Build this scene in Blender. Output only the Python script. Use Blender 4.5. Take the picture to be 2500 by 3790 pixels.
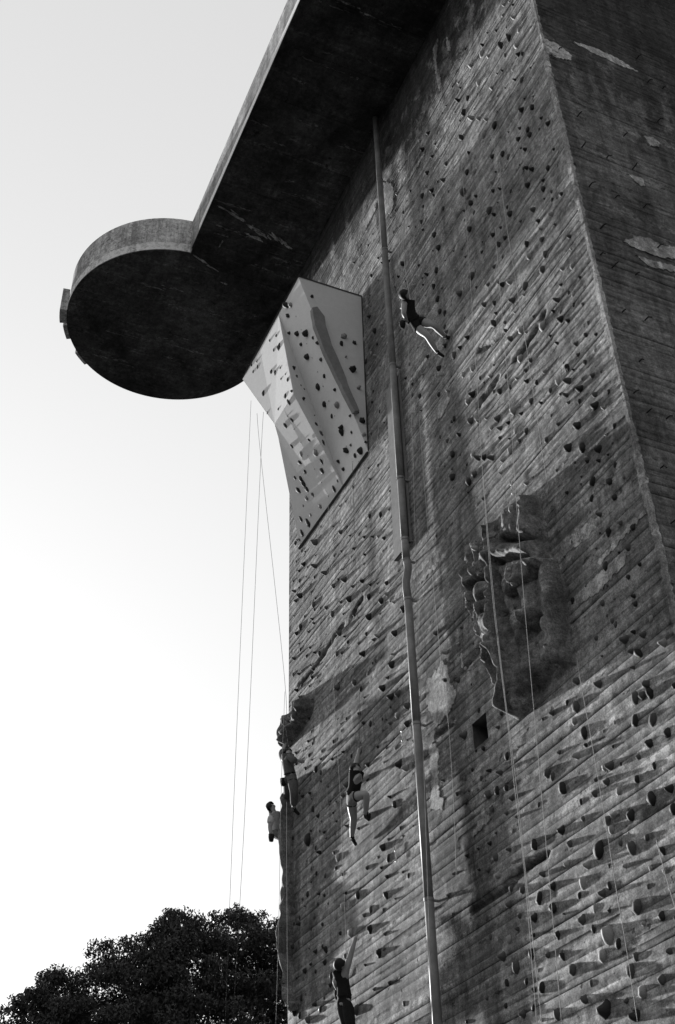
import bpy, bmesh, math, random
import numpy as np
from mathutils import Vector, Matrix, noise

# ---------------------------------------------------------------- camera, light, exposure
scene = bpy.context.scene
COL = scene.collection
for o in list(bpy.data.objects):
    bpy.data.objects.remove(o)

cam_data = bpy.data.cameras.new('camera')
cam = bpy.data.objects.new('camera', cam_data)
COL.objects.link(cam)
CR = Vector((0.4049868, 0.9140610, -0.0218667)); CU = Vector((0.5670452, -0.2323323, 0.7902414)); CF = Vector((-0.7172485, 0.3324367, 0.6124054))
cam.matrix_world = Matrix(((CR.x, CU.x, -CF.x, 0), (CR.y, CU.y, -CF.y, 0), (CR.z, CU.z, -CF.z, 0), (0, 0, 0, 1)))
cam_data.sensor_fit = 'VERTICAL'
cam_data.sensor_height = 36.0
cam_data.lens = 42.08
cam_data.clip_start = 0.1
cam_data.clip_end = 3000
scene.camera = cam

SUN = Vector((-1.0, -0.108, 0.175)).normalized()      # towards the sun: low, raking along the wall
SUN_EL = math.asin(SUN.z)
SUN_AZ = math.atan2(SUN.x, SUN.y)                      # from +Y towards +X

world = bpy.data.worlds.new('World')
scene.world = world
world.use_nodes = True
wn = world.node_tree
wn.nodes.clear()
w_out = wn.nodes.new('ShaderNodeOutputWorld')
w_bg = wn.nodes.new('ShaderNodeBackground')
sky = wn.nodes.new('ShaderNodeTexSky')
sky.sky_type = 'NISHITA'
sky.sun_disc = False
sky.sun_elevation = SUN_EL
sky.sun_rotation = SUN_AZ
sky.air_density = 1.0
sky.dust_density = 3.0
sky.ozone_density = 1.0
sep = wn.nodes.new('ShaderNodeSeparateColor')          # black and white film behind an orange filter
mixr = wn.nodes.new('ShaderNodeMath'); mixr.operation = 'MULTIPLY'; mixr.inputs[1].default_value = 0.75
mixg = wn.nodes.new('ShaderNodeMath'); mixg.operation = 'MULTIPLY_ADD'; mixg.inputs[1].default_value = 0.25
wn.links.new(sky.outputs[0], sep.inputs[0])
wn.links.new(sep.outputs[0], mixr.inputs[0])
wn.links.new(sep.outputs[1], mixg.inputs[0])
wn.links.new(mixr.outputs[0], mixg.inputs[2])
# film tone: the photograph's sky is nearly even, white towards the low sun
powr = wn.nodes.new('ShaderNodeMath'); powr.operation = 'POWER'; powr.inputs[1].default_value = 0.2
scl = wn.nodes.new('ShaderNodeMath'); scl.operation = 'MULTIPLY'; scl.inputs[1].default_value = 1.84
wn.links.new(mixg.outputs[0], powr.inputs[0])
wn.links.new(powr.outputs[0], scl.inputs[0])
wn.links.new(scl.outputs[0], w_bg.inputs['Color'])
w_bg.inputs['Strength'].default_value = 0.1
wn.links.new(w_bg.outputs[0], w_out.inputs[0])

sun_data = bpy.data.lights.new('sun', 'SUN')
sun_data.energy = 2.7
sun_data.angle = math.radians(1.2)
sun_data.color = (1.0, 1.0, 1.0)
sun = bpy.data.objects.new('sun', sun_data)
COL.objects.link(sun)
sun.rotation_euler = SUN.to_track_quat('Z', 'Y').to_euler()
sun.location = (-60, 0, 40)

scene.view_settings.view_transform = 'Standard'
scene.view_settings.look = 'None'
scene.view_settings.gamma = 1.0
scene.view_settings.use_curve_mapping = False
scene.view_settings.exposure = 2.0
scene.render.engine = 'CYCLES'

# ---------------------------------------------------------------- measured data, metres
HOLDS = """-25.6,21.22,6d -25.06,20.68,8d -25.5,20.67,5d -25.28,20.7,2d -25.73,20.58,4m -25.96,20.62,4d -24.76,19.88,3d -24.46,19.62,8m -25.51,20.03,3d -25.26,19.84,2m -25.33,19.46,6d -24.48,18.83,8m -23.83,18.18,7m -25.69,19.46,3d -25.93,19.62,2l -24.62,18.55,3d -26.15,19.4,2d -25.68,19.11,3m -25.71,18.9,2d -26,18.96,4m -25.59,18.55,8d -25.93,18.6,4m -24.84,18.2,3m -24.54,17.82,3d -24.66,17.68,5m -24.64,17.52,3d -26.07,18.18,2d -23.85,17.1,4m -24.76,17.29,3d -24.66,17.1,3d -25.61,17.54,6d -25.87,17.49,4d -25.03,17.05,3m -25.73,17.08,2d -25.63,16.83,3d -24.96,16.52,3d -24.61,16.17,3d -24.35,16,4d -25.19,16.39,3d -26.12,16.33,4m -25.7,16.12,3d -24.83,15.55,4d -24.74,15.74,3d -25.46,16.11,3l -26.03,16.78,4m -25.55,15.7,3d -25,15.39,3d -25.82,15.69,4d -23.06,15.87,6m -22.63,15.36,3d -22.03,14.98,3m -23.26,19.34,3m -22.44,18.74,3d -21.11,18.15,4d -20.53,17.78,5d -21.34,17.98,2d -23.31,18.9,2m -22.81,18.83,5m -21.76,18.02,3d -21.45,17.74,3d -20.99,17.43,3m -20.71,17.26,4l -20.38,16.97,4d -22.03,17.77,4d -22.82,18.22,3m -21.45,17.2,3d -20.52,16.68,3l -22.64,17.21,6m -23.35,17.47,5m -22.22,16.74,3m -21.66,16.54,4d -22.4,16.47,7d -21.36,15.89,5d -20.71,15.38,6d -20.38,15.37,4l -20.29,15.14,3l -20.08,14.96,3l -22.93,16.71,4m -21.69,16.26,2m -20.79,15.65,2l -20.39,15.68,4d -20.89,15.98,2m -23.5,16.69,6m -22.8,16.28,3m -22.21,15.89,3d -21.37,15.34,7d -21.97,15.66,2m -19.7,14.56,5d -21.59,14.99,3d -20.95,14.57,5l -20.13,14.16,7d -21.2,14.61,3m -21.77,14.55,6d -20.35,13.48,6d -23.27,15.38,4m -22.99,15.26,3m -22.38,14.53,2m -21.32,14.05,2d -21.18,14.04,3m -20.26,13.69,3l -20.59,13.28,3m -23.25,14.43,7m -22.32,14.07,5m -22,13.73,4d -20.85,13.15,7d -20.13,12.64,6m -20.45,12.73,6d -21.83,13.42,2d -25.1,13.86,3d -24.88,13.7,3d -25.92,13.92,3d -25.08,13.46,3d -24.89,13.26,2d -24.34,13.03,3m -25.7,13.59,3d -25.31,13.22,3d -24.63,12.9,5d -24.36,12.68,4d -24.36,12.47,3m -23.6,13.14,3d -24.28,13.21,3m -23.01,12.6,3d -22.61,12.32,3d -23,12.33,4l -22.11,12.21,3d -21.23,11.9,3d -20.85,11.69,2m -21.77,11.72,4d -21.84,11.43,5d -21.01,11.43,2l -21.92,12.82,3d -21.57,12.62,4d -22.11,13.15,3d -23.14,13.39,2m -23.15,13.21,2l -20.95,12.17,2m -22.92,11.74,5m -23.12,11.57,4m -25.49,12.56,3d -25.02,12.44,3d -24.84,11.96,5d -24.54,11.66,4d -25.15,11.3,10d -24.74,10.95,3d -24.45,10.73,4d -25,11.47,2d -24.47,11.25,2d -24.22,11.13,3d -26.14,11.73,3d -25.58,11.21,2m -22.94,10.77,3m -21.83,10.53,6d -22.36,10.48,3m -23.49,10.25,7l -23.71,10.44,3d -21.2,9.61,7d -20.99,9.31,7d -21.5,9.51,2m -24.71,10.33,3d -24.22,10.09,3m -25.01,10.23,2d -25.23,10.01,4d -24.52,9.78,3d -24.27,9.66,3d -23.3,9.79,2m -22.01,9.48,3m -22.53,9.06,7d -23.1,9.31,3d -23.27,9.08,7l -24.08,9.41,2d -26.07,10.08,7m -25.72,9.63,3d -25.69,9.47,4d -24.86,9.38,4m -24.4,9.05,3d -25.04,9.16,3d -22.24,8.55,3m -21.92,8.56,4m -21.37,8.37,2m -21.11,8.96,3d -21.17,8.59,5d -21.98,8.16,5d -21.31,7.88,3m -22.92,8.4,7l -23.44,8.56,3d -26.12,9.09,4d -25.78,9.08,3m -24.42,8.57,3d -24.21,8.43,5d -24.76,8.57,4d -23.23,8.01,3d -24.29,8.2,4d -25.06,8.38,3d -25.38,8.33,4d -24.82,8.15,3d -21.61,7.57,5d -23.98,7.82,4d -24,7.64,4d -25.89,8.31,2d -25.61,7.81,5d -26.22,7.8,5m -26.02,7.61,6d -25.71,7.46,5d -24.81,7.45,4d -24.58,7.29,4d -22.76,6.81,6m -21.89,6.98,3m -25.22,7.24,6m -21.22,6.91,3d -19.7,14.53,5d -17.07,13.24,5l -16.87,12.91,2d -16.83,12.57,4m -17.3,12.65,3m -16.49,12.23,5d -18.35,13.13,4m -17.51,12.39,3l -16.96,12.1,2m -18,12.47,4l -17.32,11.73,3l -17.16,11.62,2l -16.94,11.48,3l -17.61,11.63,4m -18.08,11.88,4m -16.28,11.08,3d -16.35,10.63,4m -15.95,10.6,3m -16.87,10.79,3l -17,10.67,3d -16.25,10.22,3d -19.75,12.15,6m -19.81,11.76,5d -20.59,12.15,3m -17.58,10.43,6m -16.4,10.02,3m -16.99,9.88,3d -16.25,9.38,4d -16.83,9.37,3d -16.49,9.18,4m -17.16,9.37,3m -17.73,9.61,3m -16.67,8.93,5d -16.37,8.85,4d -16.98,8.98,6m -17.75,9.15,3d -16.24,8.6,4m -20.25,11.05,9d -19.99,10.84,8l -20.44,11.5,3l -20.77,10.54,3d -20.61,10.3,6d -20.19,10.11,4l -19.75,10.6,2l -20.25,12.18,5l -15.86,9.38,2l -16.89,8.66,3m -16.45,8.41,3m -16.12,8.21,3m -13.97,8.73,6d -13.97,8.53,3d -14.22,8.46,5l -15.1,8.55,5m -14.98,8.44,4m -14.73,8.14,8d -13.62,7.99,4l -13.45,7.94,7m -13.87,7.9,3m -13.6,7.75,5m -13.38,7.5,4l -13.93,7.7,4m -14.33,7.73,3d -12.91,7.49,4d -12.8,7.79,3m -12.5,7.51,3d -12.49,7.86,5d -12.07,7.83,5d -12.24,7.05,5d -12.68,7.08,6d -12.28,6.76,5d -13.19,7.05,7d -13.57,7.21,4l -13.74,7.18,5m -13.69,7.03,4l -14.33,7.46,3m -14.91,7.5,7d -15.72,7.58,8d -14.76,7.22,4m -14.05,6.84,10d -13.3,6.6,6m -13.54,6.76,3m -12.93,6.61,3m -16.86,8.22,2m -16.36,8.05,2l -17.08,8.12,3d -16.49,7.78,3m -16.95,7.82,5m -16.41,7.53,3l -17.23,7.7,4m -16.94,7.5,5l -17.53,7.81,2d -16.81,7.36,3l -17.88,8.2,3d -17.49,8.18,2d -14.91,6.95,5l -14.38,6.74,5l -13.9,6.55,2d -13.52,6.41,3l -12.65,6.3,4d -12.99,6.19,3l -12.71,6.05,3l -14.58,6.54,6l -13.96,6.27,4d -14.12,6.22,5m -13.12,5.97,2m -15.36,6.76,5d -15.78,6.72,6d -15.58,7.03,4m -16.58,7.14,4m -16.24,7,4m -16.68,6.91,5m -16.41,6.64,3m -14.72,6.39,3d -14.39,6.09,4l -13.41,5.78,8m -12.93,5.5,5d -15.45,6.45,7d -15.98,6.47,6d -14.72,6.03,6m -14.51,5.82,4d -16.51,6.46,3m -16.81,6.39,4l -17.39,6.61,3m -15.41,6,4d -16.07,6.22,3d -14.16,5.63,11l -13.97,5.44,4d -13.32,5.52,3l -17.04,6.18,7m -16.2,5.96,5d -15.75,5.82,3m -15.36,5.67,4d -14.38,5.4,6l -13.64,5.17,4m -12.9,5.02,4m -16.68,5.91,6m -15.15,5.42,7m -14.76,5.12,3m -13.8,5.02,6m -17.02,5.76,4d -16.01,5.41,7d -16.26,5.44,3d -17.13,5.43,3d -16.74,5.43,3l -13.62,4.69,7l -13.17,4.73,5m -14.95,4.95,5m -14,4.68,3m -15.71,4.94,5m -16.63,5.18,5m -16.34,5.19,3d -14.49,4.69,12d -13.84,4.44,6d -17.32,5.69,3m -17.46,6.94,3m -12.69,11.12,5d -12.07,11.09,4m -12.83,11.58,2m -12.3,11.14,2d -11.89,10.64,3d -12.22,10.61,3d -13.69,11.06,4d -12.94,10.57,4m -13.27,11.1,2m -12.17,10.22,3d -12.18,10.08,3d -11.88,9.86,2l -11.91,9.66,3l -12.74,10.78,2m -12.79,10.14,3m -12.73,10.03,3m -12.88,10.29,2m -13.26,10.09,3m -12.33,9.66,3d -12.13,9.5,5m -12.56,9.66,5m -12.48,9.4,4m -12.32,9.27,5d -11.75,9.14,5l -12.51,9.13,3m -13.94,9.66,5m -13.38,9.31,7m -12.29,8.73,6m -12.26,8.55,5d -12.61,8.67,7m -12.44,8.62,5m -14.28,9.44,3d -14.07,9.25,8m -14.72,9.47,4m -14.18,9.05,4l -12.7,8.34,6d -12.32,8.17,6m -13.19,8.54,2l -11.73,8.41,3d -12.7,15.29,6m -12.43,14.86,5d -12.36,15.04,2m -12.09,14.42,4m -11.75,14.2,3d -12.83,14.87,3m -12.55,14.65,3d -12.14,14.2,7d -11.94,13.98,3l -12.71,14.2,6d -11.8,13.45,3d -13.05,13.95,6d -12.7,13.67,6d -12.28,13.31,6d -11.92,13.16,2m -12.08,13.03,2d -12.63,13.31,3d -12.65,13.42,2l -11.97,12.72,3d -12.87,13.15,2d -12.58,12.83,5d -12.19,12.52,5d -11.82,12.33,2m -12.92,13.02,2m -12.7,12.55,4d -12.15,12.16,4d -12.82,12.33,2m -12.57,12.1,4m -12.12,11.61,3m -11.87,11.35,4d -12.46,11.64,5d -12.67,11.78,2d -12.97,13.55,2d -11.86,18.44,4m -11.9,18.13,3l -11.98,17.71,4l -11.82,17.22,3m -12.24,17.22,3d -12.12,17.05,3l -12.16,16.81,3d -11.91,16.57,3m -12.41,16.61,4d -11.88,16.04,3m -12.01,15.85,4d -11.74,15.6,3d -12.31,15.9,4m -11.86,15.32,3l -12.31,15.62,3m -12.19,15.31,4d -11.94,14.98,1d -12.67,15.58,3d -12.04,14.85,4m -14.64,19.36,4d -14.99,19.66,5m -16.85,21.3,5d -16.64,21.02,5d -13.96,18.75,6m -12.57,17.34,5m -14.64,19.04,3d -13.96,18.4,3l -12.75,17.21,3d -12.57,17.02,3m -15.83,20.08,2d -14.75,18.81,8d -14.38,18.49,3m -12.59,16.83,6d -13.17,17.21,8l -13.87,17.76,5l -13.71,17.57,3l -14.26,17.89,5m -14.39,18.27,4m -16.72,20.65,4d -16.63,20.4,4m -12.99,16.76,3d -15.81,19.42,4d -16.78,20.08,4d -16.16,19.43,4d -12.82,16.4,3d -16.45,19.46,6m -14.05,17.13,5l -13.72,16.77,4m -12.7,15.62,5d -12.77,15.83,2d -16.91,19.62,4l -17.14,19.67,5d -13.35,16.13,4l -16.17,18.6,5l -15.78,18.43,5l -13.95,16.7,4m -15.56,17.93,3m -15.15,17.63,4l -14.63,17.14,3m -14.24,16.75,4l -13.94,16.4,4d -13.66,16.12,4d -13.03,15.58,5l -16.84,18.69,4l -17.28,18.95,4d -15.42,17.69,2m -14.54,16.76,3m -14.92,16.97,7d -15.12,17.15,3m -13.3,15.58,4m -12.85,15.07,4m -15.89,17.75,7d -16.12,17.73,5l -13.93,15.85,4m -13.62,15.54,3d -15.86,17.07,5l -15.82,16.92,3l -14.54,16.12,7l -15.1,16.38,6m -16.75,17.77,5d -16.85,17.77,3d -16.09,17.14,6m -15.5,16.73,3l -15.4,16.36,3l -14.77,15.99,3d -15.06,16.08,4m -14.3,15.84,3d -14.57,15.62,4l -14.23,15.32,4m -13.24,14.68,3m -16.6,17.17,4d -15.11,15.87,3m -17.41,17.77,3m -17.13,17.42,3m -14.49,15.29,3m -13.66,14.63,4m -14.84,15.32,5l -16.97,16.9,6d -16.17,16.26,4l -16.68,16.67,2m -15.76,15.86,5d -15.47,15.61,7m -15.14,15.3,4l -15.97,16.01,6m -16.45,16.21,3m -17.05,16.32,8d -17.64,16.98,5l -16.2,15.75,6m -16.44,15.72,7d -14.46,14.21,4l -15.25,15.06,3l -16.6,23.36,6d -18.42,24.74,6d -16.78,22.72,6d -17.23,23.03,4d -17.91,23.33,4l -17.61,23.79,3d -15.47,21.79,3m -17,22.33,5d -16.87,21.77,7d -15.33,20.96,6m -15.9,20.96,6m -20.26,26.19,4d -20.62,25.25,4l -20.5,24.75,4d -19.8,23.73,4l -20.24,23.92,6d -19.82,23.29,3l -20.88,24.21,4l -20.29,23.01,4l -20.56,23.38,3l -20.03,22.42,3l -17.59,20.48,4d -18.74,20.79,3d -18.53,21.08,3m -17.05,19.36,3l -18.14,19.65,4d -20.63,23.68,4m -20.86,23.32,5d -16.44,27.92,5d -16.91,28.2,5l -16.2,27.11,4d -16.82,27.69,5d -16.39,26.81,4d -16.1,26.84,2l -16.03,26.33,2l -16.79,27.15,2l -16.72,26.53,5d -15.8,25.76,5m -15.99,25.31,5m -16.27,25.6,3m -16.58,25.61,6d -16.86,26.13,4l -17.09,25.99,5d -17.62,26.41,3l -18.42,27.71,4l -18.16,26.56,4m -16.19,24.41,5d -17.27,25.14,4d -17.24,24.78,3d -16.73,24,6d -18.8,26.44,3m -20.36,27.63,3d -21.31,27.89,3d -21.05,28.19,3l -20.74,27.64,3l -20.99,27.38,3l -14.7,26.48,8d -14.39,25.81,6l -14.12,25.43,5l -13.85,25.03,4l -13.59,24.43,7d -14.05,24.69,6l -14.96,25.74,7d -11.95,22.5,3d -11.77,22.06,5d -12.71,23.15,3m -12.47,22.76,4d -12.44,22.53,5d -12.83,22.9,5d -12.66,22.29,4d -13.87,23.59,4d -13.48,23.18,5d -13.3,22.85,4m -14.75,24.87,4d -14.55,24.46,4l -14.95,24.34,7d -14.64,23.98,5l -14.03,22.83,5l -15.22,23.89,9m -14.96,23.18,6d -14.05,22.53,3d -13.78,22.27,3d -13.43,21.77,3d -12.81,21.22,5d -12.57,21.47,4d -12.73,21.72,4d -12.86,21.86,3d -12.08,20.89,4d -11.77,21.14,3d -12.3,20.76,3d -12.35,20.52,5d -12.15,19.93,3d -11.85,19.75,4d -12.78,20.35,5m -12.25,19.59,5l -12.7,19.88,4d -13.57,21.14,7d -14.13,21.77,4d -13.65,21.46,3d -14.3,22.11,6m -14.58,22.09,5l -14.91,22.76,3m -15.18,22.45,7d -14.31,21.27,4d -13.26,20.53,3m -12.69,19.29,5m -12.65,19.58,3l -12.2,19.19,3m -13.19,19.68,5d -13.89,20.69,4d -14.14,20.73,5d -14.09,20.28,3m -12.68,18.82,5m -13.19,19.3,5l -12.86,18.53,6m -12.25,17.94,5l -14.43,20.33,4m -12.39,17.6,3d -14.76,20.08,4m -14.22,19.52,5d -13.96,19.32,5l -13.48,18.7,7m -13.58,18.54,3l -15.22,20.48,3m -12.16,26.87,4l -12.08,26.22,5l -12.49,26.46,6d -12.82,26.64,8d -12.27,25.8,5l -12.74,26.13,4m -12.26,25.43,5d -12.13,25.25,4d -13.61,27.51,6l -13.37,27.04,4l -14.11,27.71,5l -13.5,27.73,4d -13.93,26.69,6l -13.44,25.77,4l -14.77,27.91,3l -12.57,25.26,3l -12.33,24.49,5m -12.55,24.81,3d -11.95,24.43,2d -12.97,25.09,2m -13.15,25.95,2m -14.48,26.8,5d -14.85,27.21,5d -12.15,23.18,5d -12.51,23.57,5d -12.55,27.61,3l -12.9,27.46,3m -12.43,27.89,3l -12.11,27.36,3d"""
PANEL_HOLDS = """-21.95,8.75,25.85,-0,-0.95,-0.32,7d -21.77,8.8,25.71,-0,-0.95,-0.32,5l -22.06,8.85,25.57,-0,-0.95,-0.32,5d -22.32,8.98,25.17,0,-0.95,-0.32,4d -21.98,9.09,24.86,-0,-0.95,-0.32,6d -21.58,9.2,24.53,-0,-0.95,-0.32,7d -22,9.21,24.49,-0,-0.95,-0.32,4m -21.38,9.31,24.2,-0,-0.95,-0.32,3m -21.26,9.4,23.93,-0,-0.95,-0.32,4m -21.94,9.38,24.01,-0,-0.95,-0.32,7d -21.41,9.56,23.48,-0,-0.95,-0.32,4m -21.12,9.64,23.24,-0,-0.95,-0.32,4d -22.39,9.14,23.86,0.9,0.42,0.13,5d -22.4,9.23,23.6,0.9,0.42,0.13,4m -21.54,9.71,23.03,-0,-0.95,-0.32,4m -22.43,9.37,23.33,0.9,0.42,0.13,4d -22.48,9.49,23.27,0.9,0.42,0.13,4d -22.37,9.42,22.78,0.9,0.42,0.13,5m -22,9.72,23.01,0,-0.95,-0.32,7d -21.34,9.92,22.41,-0,-0.95,-0.32,4m -22,9.91,22.45,0,-0.95,-0.32,6d -21.49,10.05,22.02,0,-0.95,-0.32,6l -21.9,10.07,21.98,0,-0.95,-0.32,4d -22.5,9.8,22.39,0.9,0.42,0.13,4m -21.67,10.25,21.44,0,-0.95,-0.32,6d -21.74,10.29,21.32,0,-0.95,-0.32,7d -22.47,9.84,22.07,0.9,0.42,0.13,6d -22.51,10,21.83,0.9,0.42,0.13,6m -22.49,10.05,21.49,0.9,0.42,0.13,6d -22.71,9.73,21.64,-0.02,-0.84,-0.55,4m -21.85,10.46,20.82,0,-0.95,-0.32,7d -21.29,10.6,20.42,0,-0.95,-0.32,7d -21.59,10.57,20.49,0,-0.95,-0.32,4m -22.37,10.45,20.84,0,-0.95,-0.32,4m -22.3,10.55,20.56,0,-0.95,-0.32,4m -21.37,10.38,21.05,0,-0.95,-0.32,3m -21.6,10.46,20.82,0,-0.95,-0.32,3m -21.15,10.26,21.42,-0,-0.95,-0.32,3m -20.97,9.11,25.38,1,-0.01,-0.01,4m -20.98,10.05,24.16,1,-0.01,-0.01,6l -20.98,9.98,23.86,1,-0.01,-0.01,6d -20.98,10.38,24.05,1,-0.01,-0.01,5d -20.99,10.29,22.98,1,-0.01,-0.01,8d -20.98,10.1,23.38,1,-0.01,-0.01,3l -21,10.45,22.36,1,-0.01,-0.01,5l -21.01,10.4,21.47,1,-0.01,-0.01,4d -21.01,10.52,21.21,1,-0.01,-0.01,6d -21.01,10.56,20.74,1,-0.01,-0.01,4l -21.02,10.6,20.5,1,-0.01,-0.01,3d -22.72,8.82,24.92,-0.02,-0.99,-0.11,8m -23.09,8.8,25.12,-0,-0.99,-0.11,4m -22.81,8.76,25.44,-0,-0.99,-0.11,4m -23.26,8.74,25.66,-0,-0.99,-0.11,5l -23.43,8.86,24.58,-0,-0.99,-0.11,5m -23.19,8.89,24.32,-0,-0.99,-0.11,5m -22.82,8.9,24.19,-0.02,-0.99,-0.11,3m -22.85,8.94,23.8,-0.02,-0.99,-0.11,3m -22.42,8.98,23.4,-0.02,-0.99,-0.11,5m -22.53,8.95,23.7,-0.02,-0.99,-0.11,3m -22.72,9.02,23.05,-0.02,-0.99,-0.11,6m -22.24,9.03,22.82,-0.02,-0.99,-0.11,3m -22.56,9.06,22.68,-0.05,-0.86,-0.51,5d -23.27,9.03,23.03,-0.02,-0.99,-0.11,3m -24.62,8.73,25.61,0.02,-0.99,-0.11,4m -24.3,8.75,25.52,0.02,-0.99,-0.11,5m -24.3,8.72,25.75,0.02,-0.99,-0.11,4l -24.11,8.89,24.33,0.02,-0.99,-0.11,7m -24.68,8.69,25.93,0.02,-0.99,-0.11,4d -24.01,8.98,23.5,0.02,-0.99,-0.11,3l -23.26,9.24,22.46,-0.05,-0.85,-0.53,5m -22.88,9.28,22.37,-0.05,-0.85,-0.53,5m -23.52,9.54,22.01,-0.05,-0.85,-0.53,5m -23.35,9.75,21.66,-0.05,-0.85,-0.53,5l -22.78,9.94,21.32,-0.02,-0.84,-0.55,7l -23.59,9.82,21.56,-0.05,-0.85,-0.53,5m -22.78,10.12,21.05,-0.02,-0.84,-0.55,5m -22.98,10.21,20.91,-0.02,-0.84,-0.55,6m -23.63,9.98,21.31,-0.05,-0.85,-0.53,4m -23.97,10,21.31,-0.05,-0.85,-0.53,6d -23.98,10.08,21.18,-0.05,-0.85,-0.53,7d -23.99,10.19,21.01,-0.05,-0.85,-0.53,6d -22.98,10.56,20.37,-0.02,-0.84,-0.55,6m -23.89,10.32,20.79,-0.05,-0.85,-0.53,4m -24.32,10.08,21.18,0,-0.85,-0.53,6d -24.2,10.27,20.88,0,-0.85,-0.53,6l -24.51,10.3,20.84,0,-0.85,-0.53,3m -24.45,10.49,20.53,0,-0.85,-0.53,5l -23.89,10.54,20.44,-0.02,-0.84,-0.55,5l -24.93,10.4,20.68,0,-0.85,-0.53,5d -24.75,10.54,20.46,0,-0.85,-0.53,8d -25.22,10.55,20.43,0,-0.85,-0.53,6d -25.48,10.58,20.39,0,-0.85,-0.53,4m -24.16,9.9,21.47,0,-0.85,-0.53,4d -22.67,10.53,20.42,-0.02,-0.84,-0.55,3m"""
PEOPLE = {
  'rappel': {'head': (-16.348, 9.454, 20.849), 'neck': (-16.49, 9.594, 20.862), 'chest': (-16.597, 9.627, 20.748), 'waist': (-16.668, 9.759, 20.583), 'pel': (-16.707, 9.87, 20.493), 'shL': (-16.617, 9.691, 20.956), 'elL': (-16.86, 9.844, 20.992), 'haL': (-16.785, 10.046, 20.862), 'shR': (-16.48, 9.484, 20.713), 'elR': (-16.537, 9.483, 20.429), 'haR': (-16.723, 9.646, 20.459), 'hiL': (-16.753, 9.889, 20.384), 'knL': (-16.639, 10.125, 20.056), 'anL': (-16.807, 10.42, 19.826), 'toL': (-16.798, 10.577, 19.748), 'hiR': (-16.667, 9.985, 20.507), 'knR': (-16.435, 10.207, 20.235), 'anR': (-16.616, 10.569, 20.184), 'toR': (-16.522, 10.709, 20.146)},
  'mid': {'head': (-21.509, 10.244, 11.426), 'neck': (-21.408, 10.198, 11.26), 'chest': (-21.422, 10.195, 11.1), 'waist': (-21.592, 10.211, 10.962), 'pel': (-21.662, 10.193, 10.848), 'shL': (-21.569, 10.234, 11.336), 'elL': (-21.566, 10.284, 11.625), 'haL': (-21.514, 10.332, 11.867), 'shR': (-21.269, 10.181, 11.144), 'elR': (-21.514, 10.337, 11.141), 'haR': (-21.558, 10.518, 11.308), 'hiL': (-21.761, 10.22, 10.809), 'knL': (-22.01, 10.384, 10.514), 'anL': (-22.312, 10.468, 10.252), 'toL': (-22.327, 10.57, 10.116), 'hiR': (-21.565, 10.192, 10.795), 'knR': (-21.168, 10.307, 10.719), 'anR': (-21.447, 10.402, 10.432), 'toR': (-21.573, 10.515, 10.426)},
  'left': {'head': (-25.429, 10.242, 13.621), 'neck': (-25.305, 10.178, 13.478), 'chest': (-25.327, 10.184, 13.317), 'waist': (-25.333, 10.23, 13.101), 'pel': (-25.366, 10.273, 12.978), 'shL': (-25.478, 10.119, 13.455), 'elL': (-25.632, 10.15, 13.699), 'haL': (-25.69, 10.241, 13.926), 'shR': (-25.14, 10.163, 13.391), 'elR': (-24.942, 10.195, 13.183), 'haR': (-25.045, 10.413, 13.25), 'hiL': (-25.475, 10.264, 12.964), 'knL': (-25.844, 10.388, 12.813), 'anL': (-26.228, 10.525, 12.778), 'toL': (-26.357, 10.631, 12.748), 'hiR': (-25.292, 10.299, 12.898), 'knR': (-25.236, 10.322, 12.482), 'anR': (-25.543, 10.438, 12.236), 'toR': (-25.541, 10.572, 12.123)},
  'far': {'head': (-26.907, 10.387, 12.814), 'neck': (-26.829, 10.441, 12.638), 'chest': (-26.924, 10.466, 12.508), 'waist': (-27.072, 10.535, 12.359), 'pel': (-27.128, 10.571, 12.241), 'shL': (-26.793, 10.324, 12.496), 'elL': (-26.809, 10.308, 12.208), 'haL': (-26.805, 10.34, 11.96), 'shR': (-26.963, 10.567, 12.675), 'elR': (-27.201, 10.722, 12.619), 'haR': (-27.326, 10.803, 12.82), 'hiL': (-27.045, 10.55, 12.173), 'knL': (-26.692, 10.65, 11.966), 'anL': (-27.025, 10.828, 11.808), 'toL': (-27.119, 10.968, 11.822), 'hiR': (-27.189, 10.657, 12.267), 'knR': (-26.807, 10.732, 12.109), 'anR': (-27.136, 10.919, 11.952), 'toR': (-26.995, 10.943, 11.859)},
  'low': {'head': (-22.164, 10.061, 7.455), 'neck': (-22.345, 10.132, 7.408), 'chest': (-22.324, 10.189, 7.258), 'waist': (-22.37, 10.223, 7.033), 'pel': (-22.404, 10.241, 6.891), 'shL': (-22.525, 10.165, 7.398), 'elL': (-22.379, 10.034, 7.184), 'haL': (-22.563, 10.177, 7.093), 'shR': (-22.178, 10.199, 7.4), 'elR': (-22.083, 10.263, 7.681), 'haR': (-21.993, 10.317, 7.923), 'hiL': (-22.508, 10.224, 6.827), 'knL': (-22.388, 10.257, 6.426), 'anL': (-22.639, 10.392, 6.132), 'toL': (-22.743, 10.518, 6.085), 'hiR': (-22.342, 10.274, 6.787), 'knR': (-22.262, 10.291, 6.375), 'anR': (-22.491, 10.449, 6.074), 'toR': (-22.598, 10.576, 6.042)},
}
PV = {'TA': (-20.950, 10.670, 26.000), 'B': (-20.960, 8.700, 26.000), 'G': (-22.490, 8.700, 26.000), 'K': (-24.000, 8.700, 26.000), 'C': (-25.430, 8.670, 26.000), 'E': (-21.020, 10.670, 20.200), 'H': (-22.600, 10.670, 20.200), 'I': (-24.150, 10.670, 20.250), 'Fb': (-25.640, 10.670, 20.250), 'J': (-22.182, 9.050, 22.662), 'L': (-23.647, 9.070, 22.785), 'M': (-23.829, 9.260, 22.487), 'N': (-26.233, 10.670, 22.896)}
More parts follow.
